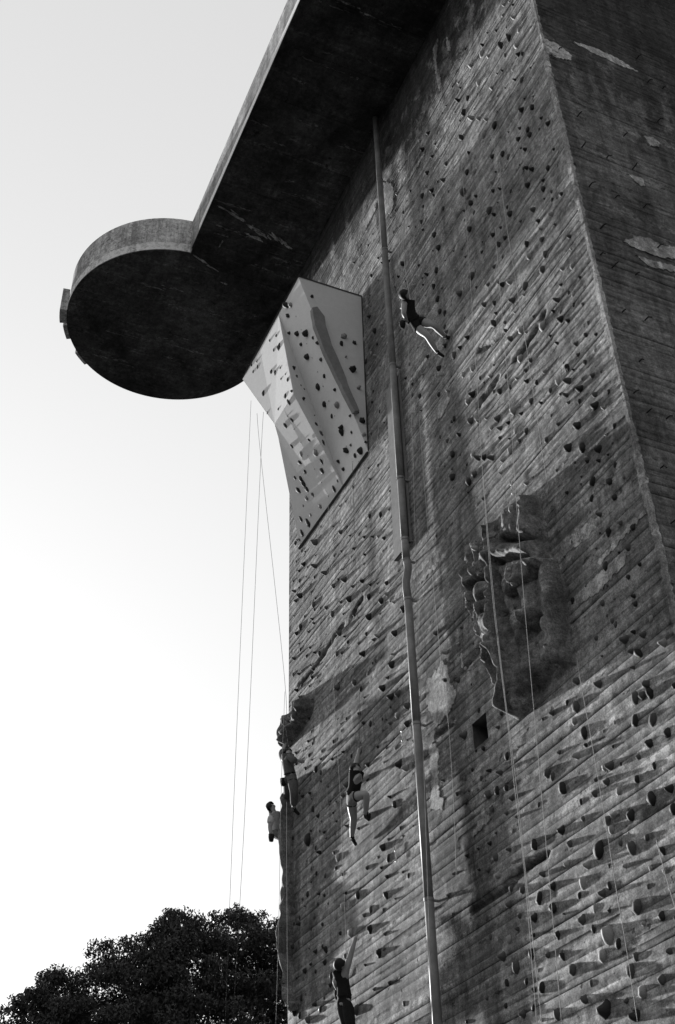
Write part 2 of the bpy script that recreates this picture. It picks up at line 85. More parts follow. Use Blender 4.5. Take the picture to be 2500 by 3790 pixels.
WALL_PATCHES = [[(-18.24, 12.4), (-17.99, 12.16), (-17.97, 11.77), (-17.75, 11.45), (-17.84, 11.31), (-18.14, 11.15), (-18.66, 11.14), (-18.79, 11.5), (-18.97, 11.82), (-18.88, 12.26), (-18.3, 12.31)], [(-18.84, 10.88), (-18.61, 10.62), (-18.74, 9.81), (-18.58, 9.52), (-18.64, 9.36), (-19.12, 9.56), (-18.95, 10.11), (-18.98, 10.79)], [(-12.69, 12.07), (-12.77, 11.92), (-13.04, 11.91), (-13.48, 11.99), (-13.84, 12.05), (-13.75, 12.24), (-13.4, 12.29), (-12.96, 12.2)], [(-12.15, 10.98), (-12.23, 10.86), (-12.74, 10.82), (-13.12, 10.82), (-13.61, 10.95), (-13.53, 11.08), (-13.0, 11.1), (-12.41, 11.1)], [(-18.93, 28.92), (-18.59, 28.21), (-18.72, 27.41), (-18.93, 27.37), (-19.23, 27.82), (-19.22, 28.84)], [(-15.73, 30.96), (-15.43, 31.03), (-15.66, 30.08), (-15.56, 29.06), (-15.72, 28.73), (-15.76, 29.96)], [(-15.02, 30.46), (-14.88, 30.04), (-14.92, 29.63), (-15.05, 29.85)], [(-16.98, 28.41), (-16.93, 28.27), (-17.59, 28.33), (-18.19, 28.43), (-18.26, 28.58), (-17.68, 28.53)], [(-16.8, 27.48), (-16.76, 27.38), (-17.27, 27.39), (-17.83, 27.39), (-17.87, 27.52), (-17.36, 27.58)], [(-11.54, 11.45), (-11.51, 11.36), (-11.94, 11.34), (-12.55, 11.27), (-12.81, 11.22), (-12.87, 11.31), (-12.25, 11.43)], [(-14.82, 10.4), (-14.4, 10.33), (-14.3, 10.22), (-14.77, 10.25)], [(-16.93, 18.59), (-16.81, 18.41), (-17.13, 18.26), (-17.43, 18.26), (-17.61, 18.47), (-17.24, 18.54)], [(-25.28, 13.92), (-24.81, 13.8), (-24.82, 13.7), (-25.58, 13.79), (-25.82, 13.9)], [(-23.26, 14.65), (-23.04, 14.64), (-23.05, 14.54), (-23.49, 14.47), (-23.6, 14.53)], [(-16.99, 8.65), (-16.97, 8.54), (-17.61, 8.44), (-17.62, 8.52), (-17.36, 8.65)], [(-17.66, 14.74), (-17.68, 14.59), (-18.9, 14.69), (-18.93, 14.76), (-18.54, 14.77), (-18.04, 14.69)], [(-19.69, 28.74), (-19.78, 28.54), (-20.55, 28.46), (-20.72, 28.66), (-20.65, 28.79), (-20.06, 28.91)]]
SIDE_PATCHES = [[(10.62, 24.79), (11.08, 24.79), (11.41, 24.56), (11.32, 24.3), (10.98, 24.18), (10.58, 24.21)], [(11.58, 25.24), (12.19, 25.35), (12.75, 25.34), (13.34, 25.1), (12.79, 25.03), (12.08, 25.09), (11.66, 25.15)], [(12.9, 22.36), (13.14, 22.46), (13.32, 22.31), (13.25, 22.14), (12.99, 22.04)], [(12.12, 20.62), (12.51, 20.63), (12.52, 20.41), (12.39, 20.34), (12.25, 20.46)], [(11.5, 18.16), (11.83, 18.47), (12.24, 18.61), (12.46, 18.51), (12.86, 18.63), (13.02, 18.42), (12.77, 18.24), (12.4, 18.1), (11.86, 18.09)], [(11.74, 17.88), (12.22, 17.92), (12.71, 17.98), (12.89, 17.89), (12.66, 17.79), (12.03, 17.67)]]
STUBS = [(11.04, 18.34), (10.88, 17.5), (11.08, 17.22), (11.61, 17.25), (11.06, 16.0), (11.57, 16.01), (12.36, 18.37), (11.18, 14.8), (10.88, 13.93), (11.07, 13.55), (11.47, 13.55), (11.07, 12.33), (11.02, 11.2), (10.59, 11.59), (11.06, 24.57), (11.13, 22.05), (12.31, 22.03), (13.54, 24.82), (13.96, 24.82), (13.41, 25.71), (11.0, 19.62), (11.62, 19.58), (12.29, 20.86), (12.3, 19.6), (11.03, 18.34), (11.66, 20.91), (11.05, 20.93), (13.47, 23.24)]
SOFFIT_MARKS = [[(-24.03, 7.14), (-24.01, 7.27), (-24.05, 7.68), (-24.22, 8.18), (-24.29, 8.13), (-24.19, 7.68)], [(-24.37, 8.32), (-24.31, 8.55), (-24.49, 9.12), (-24.61, 9.1), (-24.6, 8.71)], [(-24.38, 9.13), (-24.45, 9.38), (-24.65, 9.94), (-24.71, 9.9), (-24.63, 9.39)], [(-26.27, 7.04), (-26.26, 7.2), (-26.56, 8.03), (-26.65, 8.0), (-26.47, 7.44)], [(-27.05, 8.31), (-27.01, 8.47), (-27.1, 8.48)], [(-24.68, 8.35), (-24.66, 8.57), (-24.75, 8.94), (-24.83, 8.91), (-24.83, 8.58)], [(-25.52, 7.69), (-25.37, 7.72), (-25.33, 7.77), (-25.45, 7.74), (-25.59, 7.75)]]
ROCK_A = [(-14.46, 13.92), (-14.1, 13.67), (-14.12, 13.24), (-14.05, 12.82), (-14.09, 12.34), (-13.93, 12.05), (-13.86, 11.64), (-13.79, 11.25), (-13.87, 10.71), (-13.89, 10.21), (-13.88, 9.93), (-14.16, 9.98), (-14.58, 10.02), (-15.11, 9.92), (-15.49, 9.8), (-15.77, 9.84), (-15.96, 10.15), (-15.96, 10.63), (-16.03, 10.94), (-16.18, 11.25), (-16.18, 11.54), (-16.32, 11.84), (-16.43, 12.22), (-16.56, 12.52), (-16.66, 12.92), (-16.78, 13.49), (-16.72, 13.77), (-16.41, 13.86), (-16.13, 13.94), (-15.91, 14.02), (-15.47, 13.95), (-15.14, 13.94), (-14.74, 13.83)]
ROCK_A_RIDGES = [[(-16.36, 13.08), (-15.93, 13.15), (-15.43, 13.1), (-14.74, 12.68), (-14.03, 12.18)], [(-16.7, 13.72), (-16.68, 13.12), (-16.48, 12.5), (-16.32, 11.98), (-16.16, 11.53)], [(-16.48, 13.51), (-16.45, 12.91), (-16.25, 12.36), (-16.17, 11.71)], [(-15.38, 12.73), (-15.54, 11.87), (-15.58, 11.26), (-15.48, 11.09)], [(-15.61, 11.11), (-15.8, 10.93), (-15.87, 10.58)], [(-15.45, 11.02), (-15.31, 10.28), (-15.71, 10.06)], [(-14.15, 13.57), (-14.09, 12.85), (-14.11, 12.38)], [(-14.61, 11.26), (-14.82, 10.77), (-15.17, 10.42)], [(-14.24, 10.98), (-14.17, 10.41), (-13.97, 10.08)], [(-15.27, 12.91), (-14.14, 12.08)]]
ROCK_A_GROOVES = [[(-15.41, 12.93), (-14.93, 12.66), (-14.12, 12.18)], [(-16.39, 12.94), (-15.99, 12.87), (-15.6, 12.75)], [(-15.89, 12.35), (-15.48, 12.37)], [(-15.86, 12.0), (-15.55, 12.06)], [(-16.06, 11.53), (-15.64, 11.44)], [(-15.13, 10.4), (-14.69, 10.92), (-14.49, 11.02)], [(-15.17, 10.05), (-14.46, 10.1), (-14.07, 9.99)], [(-15.69, 10.65), (-15.46, 10.53)], [(-15.14, 13.29), (-14.19, 12.62)]]
ROCK_B = [(-25.14, 15.26), (-24.89, 15.1), (-24.68, 14.88), (-24.71, 14.68), (-24.83, 14.54), (-25.03, 14.46), (-25.35, 14.43), (-25.55, 14.42), (-25.8, 14.34), (-26.02, 14.36), (-26.26, 14.29), (-26.9, 14.31), (-26.68, 14.37), (-26.64, 14.76), (-26.61, 15.22), (-26.32, 15.21), (-25.93, 15.09), (-25.93, 15.51), (-25.43, 15.26)]
CRACKS = [[(-22.85, 16.01), (-23.47, 15.97), (-23.99, 15.87), (-24.43, 15.79), (-24.97, 15.76), (-25.74, 15.81)], [(-13.06, 17.45), (-13.4, 17.34), (-13.78, 17.28), (-14.05, 17.26), (-14.26, 17.26)], [(-14.93, 17.37), (-15.25, 17.3), (-15.59, 17.33), (-15.71, 17.27)], [(-15.5, 18.7), (-15.18, 18.52), (-14.53, 18.31), (-14.36, 18.31)], [(-21.76, 16.1), (-22.0, 16.05), (-22.4, 15.94)], [(-16.38, 11.95), (-16.81, 11.9), (-17.26, 11.78), (-17.75, 11.75)], [(-17.88, 7.23), (-16.78, 7.21), (-15.97, 7.33), (-15.42, 7.31)], [(-18.62, 10.94), (-17.96, 10.91)], [(-16.22, 23.48), (-15.53, 23.45), (-14.97, 23.56)]]
ROPES = {
  'a': [(-24.57, 8.67, 24.35), (-24.02, 8.37, 13.23), (-22.99, 7.97, 6.37)],
  'b': [(-23.76, 8.77, 23.24), (-23.63, 8.67, 21.15), (-23.25, 8.37, 11.72), (-22.54, 7.97, 6.26)],
  'c': [(-24.16, 8.72, 23.51), (-24.17, 8.87, 21.93), (-24.54, 9.77, 15.26), (-25.1, 10.05, 14.07), (-24.94, 10.12, 13.31)],
  'c2': [(-24.75, 9.87, 14.93), (-23.82, 9.47, 13.42), (-23.63, 9.37, 12.61), (-23.45, 9.27, 11.12), (-23.26, 9.17, 8.63), (-23.12, 9.07, 6.49)],
  'c3': [(-24.09, 9.67, 11.65), (-23.46, 9.42, 10.21), (-23.28, 9.37, 8.1), (-23.11, 9.32, 6.51)],
  'p5': [(-23.06, 10.42, 19.82), (-23.14, 10.45, 17.94), (-23.1, 10.45, 16.06), (-22.94, 10.42, 13.61), (-22.66, 10.37, 11.52), (-22.42, 10.29, 9.94), (-22.1, 10.17, 7.51)],
  'p2': [(-21.58, 10.47, 20.17), (-21.62, 10.47, 17.2), (-21.52, 10.42, 14.19), (-21.45, 10.32, 12.0), (-21.07, 10.12, 10.97)],
  'p1': [(-17.37, 10.55, 28.25), (-17.55, 10.37, 26.0), (-17.32, 10.07, 23.43), (-16.69, 9.82, 20.72)],
  'ra': [(-17.85, 10.59, 27.41), (-18.32, 10.57, 25.43), (-19.11, 10.52, 22.96), (-19.86, 10.55, 21.04), (-20.49, 10.59, 19.58)],
  'rb': [(-18.36, 10.57, 21.34), (-18.4, 10.55, 20.13), (-18.45, 10.52, 18.13), (-18.67, 10.47, 14.24), (-18.76, 10.42, 11.32), (-18.78, 10.37, 9.56), (-19.0, 10.32, 5.58)],
  'rc': [(-18.11, 10.57, 18.91), (-18.05, 10.52, 15.84), (-17.94, 10.47, 13.79), (-17.9, 10.47, 12.16), (-17.79, 10.45, 10.63), (-17.81, 10.42, 8.98), (-17.93, 10.42, 7.75)],
  'rd': [(-14.91, 10.57, 26.91), (-14.95, 10.47, 23.05), (-15.12, 10.37, 18.93), (-15.19, 10.17, 14.52), (-15.03, 9.97, 12.06), (-15.05, 9.97, 10.83), (-15.05, 9.97, 9.19), (-15.07, 9.97, 8.22), (-15.0, 9.92, 6.83), (-15.02, 9.87, 5.39), (-15.08, 9.87, 4.57)],
  'rd2': [(-15.16, 10.17, 14.77), (-14.96, 9.95, 12.02), (-14.99, 9.95, 10.79), (-14.99, 9.95, 9.16), (-14.94, 9.92, 8.16), (-14.9, 9.87, 6.58), (-14.86, 9.82, 5.34), (-14.8, 9.77, 4.5)],
  're': [(-14.0, 10.52, 21.1), (-14.06, 10.42, 18.85), (-14.11, 10.27, 15.61), (-14.02, 10.07, 13.61), (-13.96, 9.87, 11.0), (-14.14, 9.87, 8.64), (-14.23, 9.87, 7.4), (-14.25, 9.82, 6.13), (-14.32, 9.77, 4.38)],
  'rf': [(-13.52, 10.57, 22.88), (-13.58, 10.52, 21.0), (-13.53, 10.47, 17.54), (-13.55, 10.47, 16.29), (-13.66, 10.52, 14.34), (-13.71, 10.57, 13.45)],
  'rg': [(-13.72, 10.57, 9.9), (-13.66, 10.52, 9.53), (-13.57, 10.47, 8.57), (-13.49, 10.42, 7.18), (-13.44, 10.37, 6.12), (-13.37, 10.32, 5.14), (-13.33, 10.27, 4.18)],
  'rh': [(-12.64, 10.57, 6.45), (-12.53, 10.52, 5.89), (-12.38, 10.47, 5.23), (-12.23, 10.42, 4.53)],
}
PILLAR = [(-25.68, 10.22, 12.72), (-26.08, 10.22, 12.71), (-26.16, 10.22, 12.32), (-26.2, 10.22, 11.7), (-26.25, 10.22, 11.04), (-26.29, 10.22, 10.38), (-26.18, 10.22, 9.83), (-26.31, 10.22, 9.43), (-26.3, 10.22, 8.74), (-26.11, 10.22, 8.32), (-25.93, 10.22, 7.86), (-25.6, 10.22, 7.69)]
TREE_TOP = [(10.8, 18.8), (11.8, 19.4), (12.4, 20.0), (13.0, 20.7), (13.6, 21.3), (14.7, 21.5), (14.7, 22.0), (15.6, 22.9), (16.2, 23.4), (16.7, 23.1), (18.0, 23.3), (19.2, 24.1), (19.4, 24.8), (19.9, 25.0), (20.3, 24.5), (21.7, 24.6), (22.9, 25.2), (23.9, 25.6), (25.3, 25.4), (26.4, 25.2)]

# ---------------------------------------------------------------- helpers
WX0, WX1, WY = -26.47, -11.40, 10.67      # the climbed wall: x range and its plane
TOP = 32.0                                 # underside of the platform
GZ = -1.6                                  # ground
rng = random.Random(7)
nrg = np.random.default_rng(11)

def link(o, parent=None):
    COL.objects.link(o)
    if parent is not None:
        o.parent = parent
    return o

def tag(o, label=None, cat=None, group=None, kind=None):
    if label: o['label'] = label
    if cat: o['category'] = cat
    if group: o['group'] = group
    if kind: o['kind'] = kind
    return o

def thing(name, label, cat, loc=(0, 0, 0), group=None):
    o = bpy.data.objects.new(name, None)
    o.empty_display_size = 0.3
    link(o)
    tag(o, label, cat, group)
    o['base'] = loc
    return o

def mesh_obj(name, verts, faces, mat=None, parent=None, smooth=False):
    me = bpy.data.meshes.new(name)
    me.from_pydata([tuple(v) for v in verts], [], faces)
    me.update()
    if mat: me.materials.append(mat)
    if smooth:
        me.polygons.foreach_set('use_smooth', [True] * len(me.polygons))
    return link(bpy.data.objects.new(name, me), parent)

def np_mesh(name, verts, quads, mat=None, parent=None, smooth=False):
    me = bpy.data.meshes.new(name)
    n = quads.shape[1]
    me.vertices.add(len(verts)); me.vertices.foreach_set('co', verts.astype(np.float32).ravel())
    me.loops.add(quads.size); me.loops.foreach_set('vertex_index', quads.astype(np.int32).ravel())
    me.polygons.add(len(quads))
    me.polygons.foreach_set('loop_start', np.arange(0, quads.size, n, dtype=np.int32))
    me.polygons.foreach_set('loop_total', np.full(len(quads), n, dtype=np.int32))
    if smooth: me.polygons.foreach_set('use_smooth', np.ones(len(quads), dtype=bool))
    me.update(calc_edges=True)
    me.validate()
    if mat: me.materials.append(mat)
    return link(bpy.data.objects.new(name, me), parent)

def bm_obj(name, bm, mat=None, parent=None, smooth=False):
    me = bpy.data.meshes.new(name)
    bmesh.ops.recalc_face_normals(bm, faces=bm.faces)
    bm.to_mesh(me); bm.free()
    if mat: me.materials.append(mat)
    if smooth: me.polygons.foreach_set('use_smooth', [True] * len(me.polygons))
    return link(bpy.data.objects.new(name, me), parent)

def box(bm, x0, x1, y0, y1, z0, z1):
    v = [bm.verts.new(p) for p in ((x0,y0,z0),(x1,y0,z0),(x1,y1,z0),(x0,y1,z0),(x0,y0,z1),(x1,y0,z1),(x1,y1,z1),(x0,y1,z1))]
    for f in ((0,3,2,1),(4,5,6,7),(0,1,5,4),(1,2,6,5),(2,3,7,6),(3,0,4,7)):
        bm.faces.new([v[i] for i in f])

def tube(bm, pts, rads, seg=8, caps=True):
    pts = [Vector(p) for p in pts]
    if not hasattr(rads, '__len__'): rads = [rads] * len(pts)
    rings = []
    up = Vector((0.3, 1, 0.1)).normalized()
    for i, p in enumerate(pts):
        a = pts[max(i-1, 0)]; b = pts[min(i+1, len(pts)-1)]
        d = (b - a).normalized()
        s = d.cross(up)
        if s.length < 1e-3: s = d.cross(Vector((1, 0, 0)))
        s.normalize(); t = d.cross(s).normalized()
        rings.append([bm.verts.new(p + (s*math.cos(k*2*math.pi/seg) + t*math.sin(k*2*math.pi/seg)) * rads[i]) for k in range(seg)])
    for r0, r1 in zip(rings, rings[1:]):
        for k in range(seg):
            bm.faces.new((r0[k], r0[(k+1) % seg], r1[(k+1) % seg], r1[k]))
    if caps:
        bm.faces.new(rings[0]); bm.faces.new(list(reversed(rings[-1])))

def slab(bm, poly, off, axis='y', thick=0.02, at=0.0):
    """a flat polygon given thickness; axis is the direction it faces (towards minus)"""
    def P(a, b, c):
        return (a, c, b) if axis == 'y' else ((c, a, b) if axis == 'x' else (a, b, c))
    f = [bm.verts.new(P(a, b, at - off)) for a, b in poly]
    k = [bm.verts.new(P(a, b, at - off + thick)) for a, b in poly]
    n = len(poly)
    bm.faces.new(f); bm.faces.new(list(reversed(k)))
    for i in range(n):
        bm.faces.new((f[i], k[i], k[(i+1) % n], f[(i+1) % n]))

def rough_poly(poly, amp, step=0.12, seed=0):
    """break a polygon's straight sides into an irregular outline"""
    r = random.Random(seed); out = []
    n = len(poly)
    for i in range(n):
        a = Vector(poly[i]); b = Vector(poly[(i+1) % n]); L = (b-a).length
        m = max(1, int(L/step)); nn = Vector((-(b-a).y, (b-a).x)) / max(L, 1e-6)
        for k in range(m):
            p = a.lerp(b, k/m)
            if k: p = p + nn * r.uniform(-amp, amp)
            out.append((p.x, p.y))
    return out

# ---------------------------------------------------------------- materials (everything is grey: black and white film)
class NT:
    def __init__(self, name):
        self.m = bpy.data.materials.new(name); self.m.use_nodes = True
        self.t = self.m.node_tree; self.t.nodes.clear()
        self.out = self.n('ShaderNodeOutputMaterial'); self.b = self.n('ShaderNodeBsdfPrincipled')
        self.l(self.b.outputs[0], self.out.inputs[0])
        self.co = self.n('ShaderNodeTexCoord').outputs['Object']
    def n(self, k): return self.t.nodes.new(k)
    def l(self, a, b): self.t.links.new(a, b)
    def val(self, sock, v):
        if isinstance(v, (int, float)): sock.default_value = v
        else: self.l(v, sock)
    def math(self, op, a, b=0.5, c=0.0, clamp=False):
        n = self.n('ShaderNodeMath'); n.operation = op; n.use_clamp = clamp
        self.val(n.inputs[0], a); self.val(n.inputs[1], b); self.val(n.inputs[2], c)
        return n.outputs[0]
    def noise(self, scale, mp=(1, 1, 1), detail=4, rough=0.55, dist=0.0, loc=(0, 0, 0)):
        m = self.n('ShaderNodeMapping'); m.inputs['Scale'].default_value = mp; m.inputs['Location'].default_value = loc
        self.l(self.co, m.inputs[0])
        n = self.n('ShaderNodeTexNoise'); n.inputs['Scale'].default_value = scale
        n.inputs['Detail'].default_value = detail; n.inputs['Roughness'].default_value = rough; n.inputs['Distortion'].default_value = dist
        self.l(m.outputs[0], n.inputs['Vector'])
        return n.outputs[0]
    def ramp(self, v, lo, hi, a=0.0, b=1.0, smooth=False):
        n = self.n('ShaderNodeMapRange'); n.interpolation_type = 'SMOOTHSTEP' if smooth else 'LINEAR'
        self.val(n.inputs[0], v)
        n.inputs[1].default_value = lo; n.inputs[2].default_value = hi; n.inputs[3].default_value = a; n.inputs[4].default_value = b
        return n.outputs[0]
    def color(self, v):
        c = self.n('ShaderNodeCombineColor')
        for i in range(3): self.l(v, c.inputs[i])
        self.l(c.outputs[0], self.b.inputs['Base Color'])
    def bump(self, h, strength=0.5, dist=0.02):
        b = self.n('ShaderNodeBump'); b.inputs['Strength'].default_value = strength; b.inputs['Distance'].default_value = dist
        self.l(h, b.inputs['Height']); self.l(b.outputs[0], self.b.inputs['Normal'])
    def spec(self, rough=0.85, s=0.25):
        self.b.inputs['Roughness'].default_value = rough
        self.b.inputs['Specular IOR Level'].default_value = s

def mat_concrete(name, base, along='x', stains_shade=(), lo=0.45, hi=1.5, use_tone=True, bump=0.55, bk=0.34):
    t = NT(name)
    g = {'x': (0.35, 6, 6), 'y': (6, 0.35, 6), 'z': (6, 6, 0.35), 'n': (2, 2, 2)}[along]
    fib = t.noise(2.2, g, 6, 0.7)
    blot = t.noise(0.35, (1, 1, 1), 5, 0.6, 0.6)
    blot2 = t.noise(1.6, (0.5, 0.5, 1.6) if along != 'n' else (1, 1, 1), 4, 0.6, 0.4, (7, 3, 1))
    drip = t.noise(1.3, (2.2, 2.2, 0.10), 4, 0.6, 0.2, (3, 1, 9))
    fine = t.noise(34, (1, 1, 1), 4, 0.85)
    fk = 0.27 if along == 'x' else 0.18
    v = t.math('MULTIPLY', t.ramp(fib, 0.34, 0.66, 1-fk, 1+fk), t.ramp(blot, 0.36, 0.64, 1-bk, 1+bk))
    v = t.math('MULTIPLY', v, t.ramp(blot2, 0.3, 0.7, 0.8, 1.2))
    v = t.math('MULTIPLY', v, t.ramp(drip, 0.34, 0.60, 0.62, 1.14))
    v = t.math('MULTIPLY', v, t.ramp(fine, 0.33, 0.67, 0.45, 1.55))
    grit = t.noise(8, (1, 1, 1), 5, 0.75, 0.3, (2, 8, 5))
    v = t.math('MULTIPLY', v, t.ramp(grit, 0.36, 0.64, 0.60, 1.40))
    pits = t.noise(5.5, (0.8, 0.8, 1.3), 2, 0.5, 0.0, (9, 1, 4))
    v = t.math('MULTIPLY', v, t.ramp(pits, 0.26, 0.31, 0.35, 1.0))
    chips = t.noise(4.2, (1.6, 1.6, 0.8) if along == 'n' else (0.7, 0.7, 1.6), 6, 0.75, 0.8, (4, 4, 4))
    v = t.math('MULTIPLY', v, t.ramp(chips, 0.60, 0.63, 1.0, 1.45))
    dirt = t.noise(0.9, (0.8, 0.8, 0.5), 7, 0.75, 1.0, (14, 2, 6))
    v = t.math('MULTIPLY', v, t.ramp(dirt, 0.40, 0.47, 0.68, 1.0))
    # weathered lime streaks along the boards
    lime = t.noise(1.1, tuple(a * 0.8 for a in g), 5, 0.6, 0.3, (11, 5, 2))
    v = t.math('MULTIPLY', v, t.math('ADD', 1.0, t.math('MULTIPLY', t.ramp(lime, 0.56, 0.66, 0.0, 1.0), t.ramp(grit, 0.42, 0.56, 0.0, 0.75))))
    if use_tone:
        a = t.n('ShaderNodeAttribute'); a.attribute_name = 'tone'
        v = t.math('MULTIPLY', v, a.outputs['Fac'])
    if stains_shade:
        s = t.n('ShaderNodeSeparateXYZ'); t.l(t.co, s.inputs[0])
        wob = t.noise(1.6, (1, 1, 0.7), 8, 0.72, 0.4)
        for (cx, cz, rx, rz, amt) in stains_shade:  # elliptical dark marks, weathering as well as painted shade
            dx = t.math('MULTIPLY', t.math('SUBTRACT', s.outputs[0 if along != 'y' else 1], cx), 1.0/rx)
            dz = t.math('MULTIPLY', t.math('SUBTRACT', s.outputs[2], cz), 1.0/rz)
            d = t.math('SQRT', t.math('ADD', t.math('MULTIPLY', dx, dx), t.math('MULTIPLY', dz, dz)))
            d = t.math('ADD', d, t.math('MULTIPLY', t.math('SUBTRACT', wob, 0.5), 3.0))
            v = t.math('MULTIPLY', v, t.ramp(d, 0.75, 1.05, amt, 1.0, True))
    v = t.math('MULTIPLY', v, base)
    v = t.math('MINIMUM', v, 0.62)
    t.color(v)
    h = t.math('ADD', t.math('MULTIPLY', fib, 0.8), t.math('MULTIPLY', fine, 0.45))
    h = t.math('ADD', h, t.math('MULTIPLY', t.noise(7, (1, 1, 1), 3, 0.6), 0.6))
    h = t.math('ADD', h, t.ramp(pits, 0.22, 0.30, -1.2, 0.0))
    t.bump(h, bump, 0.018)
    t.spec(0.9, 0.2)
    return t.m

def mat_plain(name, base, var=0.2, scale=14, rough=0.8, bump=0.15, metal=0.0, spec=0.3):
    t = NT(name)
    n = t.noise(scale, (1, 1, 1), 4, 0.65)
    n2 = t.noise(scale*0.2, (1, 1, 1), 3, 0.6)
    v = t.math('MULTIPLY', t.ramp(n, 0.3, 0.7, 1-var, 1+var), t.ramp(n2, 0.3, 0.7, 1-var*0.6, 1+var*0.6))
    t.color(t.math('MULTIPLY', v, base))
    t.bump(n, bump, 0.01)
    t.spec(rough, spec)
    t.b.inputs['Metallic'].default_value = metal
    return t.m

WALL_STAINS_AND_SHADE = [(-18.35, 11.0, 1.0, 4.2, 0.50), (-17.9, 6.2, 0.9, 2.0, 0.62),
               (-18.6, 15.5, 0.9, 2.5, 0.72), (-20.9, 9.6, 1.6, 0.8, 0.75),
               (-20.2, 24.3, 1.0, 2.2, 0.7), (-17.8, 27.0, 2.2, 1.2, 0.8), (-23.5, 8.0, 2.5, 1.2, 0.85),  # first entry paints the overhang's shadow onto the wall beside it
               (-19.0, 33.6, 14.0, 5.2, 0.26)]  # weathering plus the platform's shade, darkened into the wall top
M = {}
M['wall'] = mat_concrete('board_marked_concrete', 0.212, 'x', WALL_STAINS_AND_SHADE)
M['side'] = mat_concrete('shaded_concrete', 0.095, 'y', [(14.0, 30.0, 12.0, 7.5, 0.45)], lo=0.5)  # side face's shade put into the base colour, deeper towards the top
M['soffit'] = mat_concrete('dark_soffit_concrete', 0.042, 'y', use_tone=False, bk=0.75)  # one very dark concrete for the platform's slabs and undersides
M['rim'] = mat_concrete('rim_concrete', 0.34, 'z', use_tone=False)
M['edge'] = mat_concrete('edge_concrete', 0.30, 'x', use_tone=False)
M['fascia'] = mat_plain('pale_fascia', 0.75, 0.1, 5)
M['rim_low'] = mat_concrete('rim_low_concrete', 0.55, 'n', use_tone=False)
M['patch'] = mat_concrete('repair_mortar', 0.31, 'n', use_tone=False, bump=0.4)
M['scrape'] = mat_concrete('scraped_lime', 0.34, 'n', use_tone=False)
M['scrape2'] = mat_concrete('thin_lime', 0.15, 'n', use_tone=False)
M['arris'] = mat_concrete('chipped_arris', 0.26, 'n', use_tone=False, bump=0.8)
M['rock'] = mat_concrete('artificial_rock', 0.165, 'n', use_tone=False, bump=0.9)
M['rockL'] = mat_concrete('artificial_rock_grey', 0.17, 'n', use_tone=False, bump=0.9)
M['hold_d'] = mat_plain('hold_dark', 0.02, 0.3, 30, 0.75)
M['hold_m'] = mat_plain('hold_mid', 0.075, 0.3, 30, 0.85)
M['hold_l'] = mat_plain('hold_light', 0.27, 0.25, 30, 0.85)
M['ply'] = mat_plain('pale_painted_ply', 0.68, 0.06, 40, 0.8, 0.1)
M['ply_side'] = mat_plain('grey_ply', 0.60, 0.06, 40, 0.8, 0.1)  # ply a little darker than the pale sheets, for side and turned facets
M['trim'] = mat_plain('dark_trim', 0.03, 0.2, 8, 0.7)
M['pipe'] = mat_plain('pipe_paint', 0.17, 0.30, 4, 0.55, 0.1, 0.0, 0.5)
M['volume'] = mat_plain('wooden_volume', 0.20, 0.15, 8, 0.8)
M['rope_l'] = mat_plain('rope_light', 0.36, 0.15, 60)
M['rope_d'] = mat_plain('rope_dark', 0.05, 0.2, 60)
M['steel'] = mat_plain('steel', 0.35, 0.2, 20, 0.4, 0.05, 0.8)
M['rust'] = mat_plain('rusty_iron', 0.03, 0.3, 20, 0.9)
M['skin'] = mat_plain('skin', 0.30, 0.06, 20, 0.6, 0.05)
M['black_cloth'] = mat_plain('black_cloth', 0.012, 0.3, 40, 0.95)
M['grey_cloth'] = mat_plain('grey_cloth', 0.10, 0.25, 25, 0.95, 0.4)
M['beige_cloth'] = mat_plain('beige_cloth', 0.26, 0.25, 18, 0.95, 0.5)
M['white_cloth'] = mat_plain('white_cloth', 0.45, 0.15, 18, 0.95, 0.4)
M['hair'] = mat_plain('hair', 0.012, 0.4, 50, 0.7)
M['hair_l'] = mat_plain('hair_fair', 0.06, 0.3, 50, 0.6)
M['shoe'] = mat_plain('shoe', 0.015, 0.2, 30, 0.8)
M['leaf'] = mat_plain('leaf', 0.028, 0.35, 3, 0.6, 0.0)
M['bark'] = mat_plain('bark', 0.06, 0.4, 6, 0.95, 0.5)
M['ground'] = mat_plain('dry_lawn', 0.07, 0.4, 0.6, 0.95)
M['gravel'] = mat_plain('gravel_path', 0.12, 0.35, 9, 0.95)
M['void'] = mat_plain('niche_concrete', 0.10, 0.3, 6, 0.95)

# ---------------------------------------------------------------- ground
def ground():
    ns = 61
    xs = np.concatenate([[-1500, -700, -350], np.linspace(-180, 120, ns), [350, 700, 1500]])
    ys = np.concatenate([[-1500, -700, -350], np.linspace(-120, 180, ns), [350, 700, 1500]])
    X, Y = np.meshgrid(xs, ys, indexing='ij')
    Z = GZ + 0.12*np.sin(X*0.11)*np.cos(Y*0.09)
    near = np.exp(-((X+19)**2 + (Y-15)**2)/900.0)
    Z = Z*(1-near) + GZ*near
    V = np.stack([X, Y, Z], -1).reshape(-1, 3)
    n, m = X.shape
    i = np.arange(n*m).reshape(n, m)
    Q = np.stack([i[:-1, :-1], i[1:, :-1], i[1:, 1:], i[:-1, 1:]], -1).reshape(-1, 4)
    tag(np_mesh('ground', V, Q, M['ground']), kind='structure')
    bm = bmesh.new()
    box(bm, -45, 5, 0.5, 9.5, GZ-0.1, GZ+0.13)
    tag(bm_obj('path', bm, M['gravel']), kind='structure')
ground()

# ---------------------------------------------------------------- the flak tower
tower = thing('concrete_tower', 'tall board-marked concrete tower with a round gun platform, covered in climbing holds', 'tower', (-19, 26, GZ))

